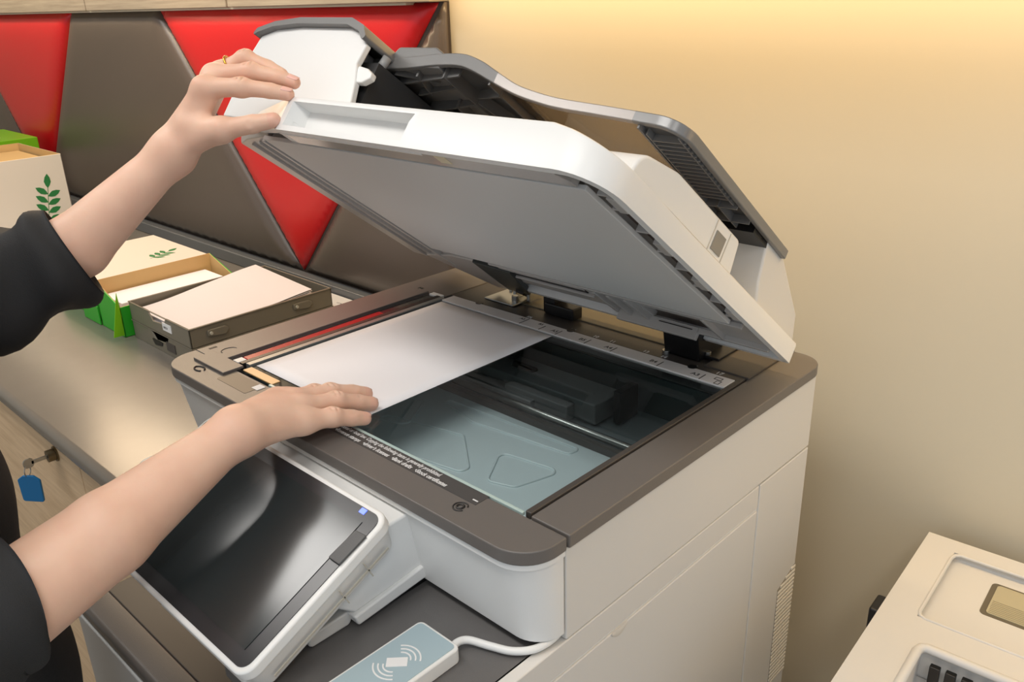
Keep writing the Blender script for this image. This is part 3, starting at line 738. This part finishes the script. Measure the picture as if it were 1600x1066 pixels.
def leaves(parent, F, s=1.0, n=9):
    mb = MB()
    def leaf(px, py, ang, L, W):
        c = math.cos(ang); sn = math.sin(ang); pts = []
        prof = [(0, 0), (.2, .6), (.45, 1), (.75, .7), (1, 0), (.75, -.7), (.45, -1), (.2, -.6)]
        for a, b in prof: pts.append((px + (a*L*c - b*W*sn), py + (a*L*sn + b*W*c)))
        mb.prism(pts, 0, 0.4)
    for i in range(n//2):
        y = i*15*s
        leaf(0, y, R(28), 24*s, 5.5*s); leaf(0, y+4*s, R(152), 24*s, 5.5*s)
    leaf(0, (n//2)*15*s, R(92), 26*s, 6*s)
    mb.box(-0.5*s, 0.5*s, -8*s, (n//2)*15*s, 0, 0.3)
    return mb.build('leaf_print', leafm, parent, F=F)
leaves(bx2, frame((62, 20, 92), (0.9, 0.4, 0), (-0.4, 0.9, 0), (0, 0, 1)), 1.1, 7)
wb = open_carton('white_carton', 'tall white open carton with green leaf print at the far left of the worktop', -1990, -1662, -170, 100, CZ, 34, cream, (-1830, -30, CZ))
MB().box(-150, 160, -120, 120, 180, 214).build('carton_filling', tanm, wb)
WF = frame((168.2, 62, 60), (0, 0.98, -0.17), (0, 0.17, 0.98), (1, 0, 0))
leaves(wb, WF, 1.5, 9)
MB().prism(rpoly(rect(-20, 0, 30, 52), 4), 168, 168.6, axis=0).build('dark_print', blackmark, wb)
MB().prism(rpoly(rect(12, 30, 36, 56), 4), 168, 168.6, axis=0).build('dark_print', blackmark, wb)
MB().prism(rpoly(rect(0, 10, 32, 58), 3), 168, 168.6, axis=0).build('orange_print', pm('orange_print', (214, 140, 100), 0.5), wb)
lb = thing('lidded_carton', 'bright green lidded carton behind the white carton at the far left', 'carton', (-2340, 110, CZ))
MB().box(-150, 160, -110, 100, 0, 190).build('carton_body', cream, lb, bevel=2)
MB().box(-154, 164, -114, 104, 172, 222).build('carton_lid', lime, lb, bevel=2)
MB().cyl((60, -20), 45, 222, 222.6, 28).build('lid_print', pm('pale_green_print', (196, 214, 150), 0.5), lb)
o = MB().box(-1620, -1400, -150, 0, CZ, CZ+14).build('printed_leaflet', paperm, bevel=1)
tag(o, 'white leaflet lying in front of the white carton', 'leaflet')
# power strip behind the tray
ps = thing('power_socket_box', 'flat white socket box on the worktop behind the letter trays', 'socket box', (-560, 215, CZ))
MB().box(-90, 110, -30, 22, 0, 16).build('box_body', white2, ps, bevel=3)
text('box_text', '1.0 W', 7, blackmark, ps, off((-10, -12, 16)))

# ================================================================ printer
pr = thing('desktop_printer', 'off-white desktop printer at the lower right beside the copier', 'printer', (615, 245, -520))
PM = Matrix.Rotation(R(3.5), 4, 'Z')
def PB(name, mb, mat, parent=None, **k):
    return mb.build(name, mat, parent or pr, F=PM, **k)
pw = pm('printer_cream', (208, 206, 202), 0.4, bump=0.05)
z0 = 285
W2 = 420
# top shell built round its two recesses
sh = MB()
sh.box(0, W2, -420, -262, z0-14, z0).box(0, 46, -262, -175, z0-14, z0)
sh.box(0, W2, -400, 0, 0, z0-16)
PB('printer_body', MB().box(0, W2, -430, 0, 0, z0-45).box(0, W2, -430, -250, z0-45, z0-44), pw, bevel=4)
top = MB()
top.box(0, 36, -430, 0, z0-44, z0).box(36, W2, -26, 0, z0-44, z0).box(36, W2, -212, -170, z0-44, z0)
top.box(36, W2, -170, -26, z0-44, z0-9).box(36, 54, -430, -212, z0-44, z0)
bm_ = PB('printer_top', top, pw)
lipm = MB().tube([(52, -430, z0-1), (52, -224, z0-1), (54, -217, z0-1), (60, -214, z0-1), (W2, -214, z0-1)], 5, 10)
PB('recess_lip', lipm, pw, smooth=True)
PB('display_recess_rim', MB().tube([(W2, -28, z0), (44, -28, z0-0.5), (38, -32, z0-0.5), (36, -40, z0-0.5), (36, -160, z0-0.5), (38, -167, z0-0.5), (44, -170, z0-0.5), (W2, -170, z0)], 2.2, 8), pw, smooth=True)
PB('display_frame', MB().prism(rpoly(rect(84, 230, -112, -46), 6), z0-9.2, z0-8.5), pm('window_frame_dark', (100, 92, 76), 0.4))
PB('display_window', MB().prism(rpoly(rect(90, 230, -108, -50), 4), z0-8.5, z0-7.5), pm('window_olive', (176, 168, 140), 0.2))
wl_ = MB()
for i in range(8): wl_.box(92, 228, -106+i*3.2, -105.3+i*3.2, z0-7.5, z0-7.2)
PB('window_lines', wl_, pm('window_line', (140, 132, 108), 0.3))
sl = MB()
for i in range(13): sl.box(66+i*15, 76+i*15, -226, -219, z0-34, z0-12)
PB('output_teeth', sl, black, bevel=1)
PB('output_floor', MB().box(54, W2, -430, -214, z0-43.5, z0-40), pm('printer_shadow_grey', (196, 192, 188), 0.5))
PB('side_latch', MB().box(-14, 0, -170, -138, z0-60, z0-14), black, bevel=3)
# table carrying the printer
st = thing('printer_stand', 'white stand under the desktop printer', 'stand', (620, -150, FZ))
MB().box(-10, 460, -60, 400, 415, 440).build('stand_top', white2, st, bevel=2)
for x in (0, 430):
    for y in (-50, 370): MB().box(x, x+24, y, y+24, 0, 415).build('leg', white2, st)

# ================================================================ ceiling lamps (bodies)
for i, (x, y, sx, sy) in enumerate(((300, -1000, 1200, 350), (1600, -1300, 350, 1200), (-1200, -900, 1200, 350))):
    t = thing('ceiling_lamp', ['flat ceiling lamp over the copier', 'flat ceiling lamp right of the copier', 'flat ceiling lamp over the worktop'][i], 'lamp', (x, y, 1640))
    MB().box(-sx/2-15, sx/2+15, -sy/2-15, sy/2+15, 0, 20).build('lamp_frame', white, t)

# ================================================================ person (distance-field body, polygonised)
def sd_cap(P, a, b, ra, rb):
    a = np.array(a, np.float32); b = np.array(b, np.float32); ab = b-a
    t = np.clip(((P-a) @ ab)/max(1e-6, ab @ ab), 0, 1)
    d = P - (a + t[..., None]*ab)
    return np.sqrt((d*d).sum(-1)) - (ra+(rb-ra)*t)
def sd_ell(P, c, r, ax=None):
    q = P - np.array(c, np.float32)
    if ax is not None: q = q @ np.array(ax, np.float32).T
    r = np.array(r, np.float32)
    k0 = np.sqrt(((q/r)**2).sum(-1)); k1 = np.sqrt(((q/(r*r))**2).sum(-1))
    return k0*(k0-1)/np.maximum(k1, 1e-6)
def smin(a, b, k):
    h = np.maximum(k-np.abs(a-b), 0)/k
    return np.minimum(a, b) - h*h*k*0.25
def smax(a, b, k): return -smin(-a, -b, k)
def chain(P, pts, rs, k=2.0):
    d = None
    for i in range(len(pts)-1):
        c = sd_cap(P, pts[i], pts[i+1], rs[i], rs[i+1])
        d = c if d is None else smin(d, c, k)
    return d
def nets(fn, lo, hi, h):
    lo = np.array(lo, np.float32); n = np.ceil((np.array(hi)-lo)/h).astype(int)+1
    g = np.stack(np.meshgrid(*[lo[i]+h*np.arange(n[i], dtype=np.float32) for i in range(3)], indexing='ij'), -1)
    V = np.empty(n, np.float32)
    for i in range(0, n[0], 12): V[i:i+12] = fn(g[i:i+12])
    ins = V < 0
    acc = np.zeros(tuple(n-1)+(3,), np.float32); cnt = np.zeros(tuple(n-1), np.float32)
    cor = [(a, b, c) for a in (0, 1) for b in (0, 1) for c in (0, 1)]
    def sl(o): return tuple(slice(o[i], n[i]-1+o[i]) for i in range(3))
    for o in cor:
        for ax in range(3):
            if o[ax]: continue
            o2 = list(o); o2[ax] = 1; o2 = tuple(o2)
            v0 = V[sl(o)]; v1 = V[sl(o2)]; m_ = (ins[sl(o)] != ins[sl(o2)])
            t = np.where(m_, v0/np.where(m_, v0-v1, 1), 0)
            base = np.array(o, np.float32)
            add = np.broadcast_to(base, acc.shape).copy(); add[..., ax] += t
            acc += add*m_[..., None]; cnt += m_
    has = cnt > 0
    idx = -np.ones(has.shape, int); idx[has] = np.arange(has.sum())
    cells = np.argwhere(has)
    verts = lo + h*(cells + acc[has]/cnt[has][:, None])
    faces = []
    for ax in range(3):
        b, c = (ax+1) % 3, (ax+2) % 3
        s0 = [slice(None)]*3; s1 = [slice(None)]*3
        s0[ax] = slice(0, n[ax]-1); s1[ax] = slice(1, n[ax])
        A = ins[tuple(s0)]; B = ins[tuple(s1)]
        e = np.argwhere(A != B)
        e = e[(e[:, b] > 0) & (e[:, c] > 0) & (e[:, b] < n[b]-1) & (e[:, c] < n[c]-1)]
        fl = A[tuple(e.T)]
        def ix(db, dc):
            q = e.copy(); q[:, b] += db; q[:, c] += dc; return idx[tuple(q.T)]
        q = np.stack([ix(-1, -1), ix(0, -1), ix(0, 0), ix(-1, 0)], 1)
        q[~fl] = q[~fl][:, ::-1]
        faces.append(q)
    return verts, np.concatenate(faces)
def creases(P, f_, pt, rs, up):
    for j, offs in ((1, (-2.6, 2.6)), (2, (-1.6, 1.6))):
        a = Vector(pt[j]); dr = (Vector(pt[j+1])-Vector(pt[j-1])).normalized()
        u = Vector(up); u = (u-dr*u.dot(dr)).normalized(); sd_ = dr.cross(u)
        for of in offs:
            c = a + dr*of + u*(rs[j]+0.7)
            f_ = smax(f_, -sd_cap(P, tuple(c-sd_*3.2-u*0.5), tuple(c+sd_*3.2-u*0.5), 0.9, 0.9), 1.6)
    return f_

# ---- the raised left hand: fingers over the lid corner, thumb below
LH = dict(
 index=[(17,-316,321),(48,-291,321),(70,-272,317),(83,-260,313)],
 middle=[(4,-296,331),(37,-272,334),(62,-254,328),(75,-246,323)],
 ring=[(-9,-281,332),(13,-262,346),(35,-250,337),(51,-244,330)],
 pinky=[(-22,-270,330),(-5,-254,338),(13,-243,332),(26,-238,325)],
 thumb=[(8,-334,283),(41,-316,281),(66,-295,286),(79,-278,289)])
LW = (-12,-345,257)
def lhand(P):
    palm = None
    for q, r in ((LH['index'][0], 11), (LH['middle'][0], 11), (LH['ring'][0], 11), (LH['pinky'][0], 10)):
        c = sd_cap(P, LW, q, 15, r); palm = c if palm is None else smin(palm, c, 14)
    palm = smin(palm, sd_cap(P, (-6,-345,262), LH['thumb'][1], 16, 11), 12)
    palm = smin(palm, sd_cap(P, (8,-330,288), (20,-315,306), 9, 7), 10)
    arm = smin(sd_cap(P, (-14,-350,254), (-50,-448,172), 20, 33), sd_cap(P, (-50,-448,172), (-80,-535,138), 33, 40), 6)
    body = smin(palm, arm, 18)
    d = body
    for nme, rs in (('index', (11, 9.0, 7.8, 7.0)), ('middle', (11, 9.0, 8.0, 7.0)), ('ring', (10.5, 8.6, 7.6, 6.6)), ('pinky', (9.5, 7.6, 6.6, 6)), ('thumb', (13, 11, 9.2, 8.0))):
        pt = LH[nme]
        f_ = chain(P, pt, rs, 3)
        f_ = smin(f_, sd_ell(P, pt[1], (rs[1]+1.2,)*3), 5)
        f_ = creases(P, f_, pt, rs, (0.1, -0.35, 1) if nme != 'thumb' else (0.35, -0.75, 0.2))
        d = np.minimum(d, smin(body, f_, 9))
    return d
# ---- the lower right hand, flat on the sheet
RH = dict(
 index=[(158,-352,24),(157,-318,20),(160,-298,14),(163,-285,9)],
 middle=[(173,-350,27),(174,-310,23),(178,-285,15),(180,-270,9)],
 ring=[(193,-356,28),(197,-319,24),(201,-296,15),(204,-281,9)],
 pinky=[(213,-368,25),(219,-339,21),(223,-320,14),(225,-306,8.5)],
 thumb=[(178,-402,32),(147,-358,22),(150,-335,12),(157,-322,9)])
RW = (207,-427,42)
def rhand(P):
    palm = None
    for q, r in ((RH['index'][0], 12), (RH['middle'][0], 12), (RH['ring'][0], 12), (RH['pinky'][0], 12)):
        c = sd_cap(P, (RW[0]+(q[0]-186)*.2, RW[1], RW[2]-3), q, 16, r); palm = c if palm is None else smin(palm, c, 14)
    palm = smin(palm, sd_cap(P, (192,-412,36), RH['thumb'][1], 15, 13), 12)
    arm = smin(sd_cap(P, (208,-440,38), (213,-560,-2), 21, 36), sd_cap(P, (213,-560,-2), (217,-668,-33), 36, 42), 6)
    body = smin(palm, arm, 18)
    d = body
    for nme, rs in (('index', (11, 9.2, 8.2, 7.4)), ('middle', (11.5, 9.6, 8.6, 7.8)), ('ring', (11.5, 9.6, 8.6, 7.8)), ('pinky', (11, 9.2, 8.2, 7.3)), ('thumb', (14, 12, 9.2, 8.0))):
        pt = RH[nme]
        f_ = chain(P, pt, rs, 3)
        if nme != 'thumb': f_ = smin(f_, sd_ell(P, pt[1], (rs[1]+.3,)*3), 5)
        f_ = creases(P, f_, pt, rs, (0.25, -0.1, 1))
        d = np.minimum(d, smin(body, f_, 9))
    return d
SHR, SHL = (170,-745,250), (-175,-705,300)
ELR, ELL = (217,-668,-31), (-80,-535,140)
def core(P):
    d = sd_ell(P, (0,-690,-200), (145,88,165))
    d = smin(d, sd_ell(P, (0,-695,120), (132,86,190)), 50)
    d = smin(d, sd_cap(P, SHL, SHR, 42, 42), 50)
    d = smin(d, sd_cap(P, (0,-715,290), (5,-690,420), 52, 48), 40)
    d = smin(d, sd_ell(P, (8,-672,500), (72,92,108)), 20)
    d = smin(d, sd_ell(P, (8,-655,455), (52,70,70)), 20)
    d = smin(d, sd_cap(P, (8,-580,498), (8,-570,470), 8, 13), 10)      # nose
    d = smin(d, sd_cap(P, (-12,-588,440), (28,-588,440), 7, 7), 8)     # lips
    for s in (-1, 1):
        d = smin(d, sd_ell(P, (8+s*74,-668,490), (8,18,30)), 6)       # ears
        d = smax(d, -sd_ell(P, (8+s*30,-580,506), (16,10,9)), 8)      # eye sockets
        d = smin(d, sd_ell(P, (8+s*30,-592,505), (13,12,11)), 3)
        hip = (s*80,-690,-330)
        d = smin(d, sd_cap(P, hip, (s*90,-680,-560), 85, 56), 40)
        d = smin(d, sd_cap(P, (s*90,-680,-560), (s*95,-690,-880), 54, 36), 20)
        d = smin(d, sd_cap(P, (s*95,-700,-925), (s*100,-560,-935), 32, 22), 20)
    d = smin(d, sd_cap(P, SHR, ELR, 38, 38), 12)
    d = smin(d, sd_cap(P, SHL, ELL, 38, 37), 12)
    return d
skin = bpy.data.materials.new('skin'); skin.use_nodes = True
_nt = skin.node_tree; _b = _nt.nodes['Principled BSDF']
_b.inputs['Roughness'].default_value = 0.48; _b.inputs['Specular IOR Level'].default_value = 0.35
_b.inputs['Subsurface Weight'].default_value = 0.25; _b.inputs['Subsurface Radius'].default_value = (1.0, 0.4, 0.25); _b.inputs['Subsurface Scale'].default_value = 0.006
_tc = _nt.nodes.new('ShaderNodeTexCoord'); _n = _nt.nodes.new('ShaderNodeTexNoise'); _n.inputs['Scale'].default_value = 22; _n.inputs['Detail'].default_value = 3
_cr = _nt.nodes.new('ShaderNodeValToRGB'); _cr.color_ramp.elements[0].position = 0.3; _cr.color_ramp.elements[1].position = 0.7
_cr.color_ramp.elements[0].color = lin((224, 180, 156)); _cr.color_ramp.elements[1].color = lin((234, 196, 172))
_nt.links.new(_tc.outputs['Object'], _n.inputs['Vector']); _nt.links.new(_n.outputs['Fac'], _cr.inputs[0]); _nt.links.new(_cr.outputs[0], _b.inputs['Base Color'])
_n2 = _nt.nodes.new('ShaderNodeTexNoise'); _n2.inputs['Scale'].default_value = 420; _bp = _nt.nodes.new('ShaderNodeBump'); _bp.inputs['Strength'].default_value = 0.12; _bp.inputs['Distance'].default_value = 0.0006
_nt.links.new(_tc.outputs['Object'], _n2.inputs['Vector']); _nt.links.new(_n2.outputs['Fac'], _bp.inputs['Height']); _nt.links.new(_bp.outputs[0], _b.inputs['Normal'])
skin_pink = pm('fingertip_skin', (230, 182, 160), 0.45, sss=0.25)
nailm = pm('finger_nail', (238, 188, 174), 0.22)
cloth = pm('black_cloth', (34, 35, 37), 0.75, bump=0.35, bscale=900)
# fingernails: tip, dorsal direction, along direction
def nail_dirs(H, name, up):
    a = Vector(H[name][2]); b = Vector(H[name][3]); d = (b-a).normalized()
    u = Vector(up); u = (u-d*u.dot(d)).normalized(); return b, d, u
NAILS = []
for H, lst in ((LH, (('index', (0.1, -0.25, 1)), ('middle', (0.1, -0.2, 1)), ('thumb', (0.35, -0.75, -0.35)))), (RH, (('index', (0, 0.2, 1)), ('middle', (0, 0.2, 1)), ('ring', (0.1, 0.2, 1)), ('pinky', (0.2, 0.2, 1))))):
    for nme, up in lst: NAILS.append(nail_dirs(H, nme, up))
av = []; af = []; nb = 0
for fn, lo, hi, h in ((lhand, (-130,-590,85), (100,-225,366), 1.7), (rhand, (118,-712,-78), (270,-255,78), 1.7), (core, (-290,-850,-965), (290,-500,630), 9.0)):
    v_, f_ = nets(fn, lo, hi, h); av.append(v_); af.append(f_+nb); nb += len(v_)
av = np.concatenate(av); af = np.concatenate(af)
per = thing('person', 'person in black short-sleeved top leaning over the copier, one hand lifting its lid', 'person', (0, -690, FZ))
me = bpy.data.meshes.new('body')
me.from_pydata([tuple(p) for p in (av*K).tolist()], [], af.tolist())
me.materials.append(skin); me.materials.append(skin_pink)
me.polygons.foreach_set('use_smooth', [True]*len(me.polygons))
fc = av[af].mean(1)
mi = np.zeros(len(af), int)
for b_, d_, u_ in NAILS:
    q = fc - np.array(b_); mi[(np.sqrt((q*q).sum(-1)) < 9.5)] = 1
me.polygons.foreach_set('material_index', mi.tolist())
body = bpy.data.objects.new('body', me); COL.objects.link(body); body.parent = per; body.matrix_parent_inverse = Matrix.Translation(-per.location)
sm = body.modifiers.new('smooth', 'SMOOTH'); sm.factor = 0.5; sm.iterations = 3
def PP(name, mb, mat, **k):
    o = mb.build(name, mat, per, **k); o.matrix_parent_inverse = Matrix.Translation(-per.location); return o
for b_, d_, u_ in NAILS:
    sdir = d_.cross(u_); R_n = 6.6
    def nf(u, v):
        th = (u-0.5)*1.5; L_ = -6.5+v*11.5; taper_ = 1-0.35*max(0, (v-.6)/.4)**2
        p = b_ + d_*L_ + (u_*math.cos(th*taper_) + sdir*math.sin(th*taper_))*(7.3-0.9*v*v)
        return tuple(p)
    PP('fingernail', MB().sheet(nf, 8, 8), nailm, smooth=True, solid=0.5)
# ring on the ring finger
rc = Vector((0, -273, 339)); rdv = (Vector((13,-262,346))-Vector((-9,-281,332))).normalized()
ra_ = rdv.cross(Vector((0, 0, 1))).normalized(); rb_ = rdv.cross(ra_)
PP('ring', MB().tube([rc + (ra_*math.cos(t)+rb_*math.sin(t))*10.6 for t in [2*PI*i/28 for i in range(29)]], 1.3, 8, caps=False), pm('gold', (232, 180, 80), 0.2, metal=1), smooth=True)
# shirt
def tfn(P):
    d = sd_ell(P, (10,-684,-200), (175,118,190))
    d = smin(d, sd_ell(P, (0,-700,120), (152,106,205)), 60)
    d = smin(d, sd_ell(P, (-4,-688,-10), (158,112,125)), 30)
    d = smin(d, sd_cap(P, SHL, SHR, 58, 58), 60)
    d = smin(d, sd_cap(P, SHR, (190,-712,130), 60, 56), 40)
    d = smin(d, sd_cap(P, SHL, (-130,-620,220), 60, 54), 40)
    # open ends at the elbows and the neck
    w_ = 5*np.sin(P[..., 2]*0.03+P[..., 0]*0.02)*np.sin(P[..., 1]*0.04+1.3)
    d = d + w_*0.6
    d = smax(d, -sd_cap(P, (0,-700,320), (5,-690,520), 62, 70), 4)
    return smax(d, -(P[..., 2]+330), 4)
v_, f_ = nets(tfn, (-300,-860,-400), (300,-470,380), 9.0)
sh = MB(); sh.v = [tuple(p) for p in v_.tolist()]; sh.f = [tuple(x) for x in f_.tolist()]; sh.mi = [0]*len(sh.f)
def sleeve(path_, radii, wr, seed, skew=0):
    rnd = random.Random(seed); n = 40; m_ = len(path_)
    P_ = spline(path_, 8); Rr = spline([(r, 0) for r in radii], 8); v = []
    prev = None; L = len(P_)
    phs = [(rnd.uniform(0, 6.28), rnd.uniform(2, 5), rnd.uniform(.5, 1.6)) for _ in range(4)]
    for i, p in enumerate(P_):
        p = Vector(p); t = (Vector(P_[min(L-1, i+1)])-Vector(P_[max(0, i-1)])).normalized()
        a_ = Vector((0, 0, 1)) if prev is None else prev; a_ = (a_-t*a_.dot(t)).normalized(); prev = a_; b2_ = t.cross(a_)
        for k in range(n):
            th = 2*PI*k/n; r = Rr[i][0]
            fade = min(1, i/6)
            r += wr*fade*sum(a0*math.sin(th*round(q)+ph+i*0.35*a0) for ph, q, a0 in phs)*0.5 + wr*1.2*fade*math.sin(i*0.62+1.2*math.sin(th))
            v.append(tuple(p + a_*math.cos(th)*r + b2_*math.sin(th)*r - t*math.cos(th)*skew*max(0, 1-i/10)))
    f = [(i*n+k, i*n+(k+1) % n, (i+1)*n+(k+1) % n, (i+1)*n+k) for i in range(L-1) for k in range(n)]
    # turned-in hem
    hem0 = [Vector(q) for q in v[:n]]; c0 = sum(hem0, Vector())/n
    t0 = (Vector(P_[2])-Vector(P_[0])).normalized()
    base = len(v); v += [tuple(c0+(q-c0)*0.955) for q in hem0]; v += [tuple(c0+(q-c0)*0.93+t0*24) for q in hem0]
    f += [(k, (k+1) % n, base+(k+1) % n, base+k) for k in range(n)] + [(base+k, base+(k+1) % n, base+n+(k+1) % n, base+n+k) for k in range(n)]
    sh.add(v, f)
    return P_, Rr
sleeve([(-51,-451,166), (-62,-486,152), (-88,-545,142), (-130,-610,190), (-170,-680,270)], [50, 56, 60, 60, 62], 4.0, 4)
sleeve([(214,-640,-20), (217,-660,-28), (216,-700,-34), (200,-720,60), (178,-745,200)], [50, 53, 60, 60, 62], 1.6, 9, 26)
shirt = PP('shirt', sh, cloth, smooth=True, fix=False)
def legs(P):
    d = sd_ell(P, (0,-690,-260), (158,104,150))
    for s in (-1, 1):
        d = smin(d, sd_cap(P, (s*80,-690,-330), (s*92,-680,-560), 95, 70), 40)
        d = smin(d, sd_cap(P, (s*92,-680,-560), (s*97,-690,-900), 68, 52), 20)
    d = d + 3*np.sin(P[..., 2]*0.06+P[..., 0]*0.05)
    return smax(smax(d, P[..., 2]+235, 3), -(P[..., 2]+915), 3)
v_, f_ = nets(legs, (-220,-820,-930), (220,-540,-220), 9.0)
tm = MB(); tm.v = [tuple(p) for p in v_.tolist()]; tm.f = [tuple(x) for x in f_.tolist()]; tm.mi = [0]*len(tm.f)
PP('trousers', tm, pm('dark_trousers', (30, 30, 33), 0.8, bump=0.3, bscale=700), smooth=True, fix=False)
def hairf(P):
    d = sd_ell(P, (8,-685,512), (84,100,112))
    d = smin(d, sd_ell(P, (8,-745,440), (66,50,110)), 30)
    d = smax(d, -sd_ell(P, (8,-575,480), (70,70,95)), 14)
    return d
v_, f_ = nets(hairf, (-90,-810,300), (110,-560,640), 7.0)
hm = MB(); hm.v = [tuple(p) for p in v_.tolist()]; hm.f = [tuple(x) for x in f_.tolist()]; hm.mi = [0]*len(hm.f)
PP('hair', hm, pm('dark_hair', (32, 26, 22), 0.45, bump=0.6, bscale=200, stretch=(8, 8, 1)), smooth=True, fix=False)
for s in (-1, 1):
    PP('shoe', MB().tube([(s*96,-735,-928), (s*98,-680,-925), (s*100,-600,-932), (s*101,-545,-938)], [30, 36, 34, 20], 14, flat=0.8), black, smooth=True)
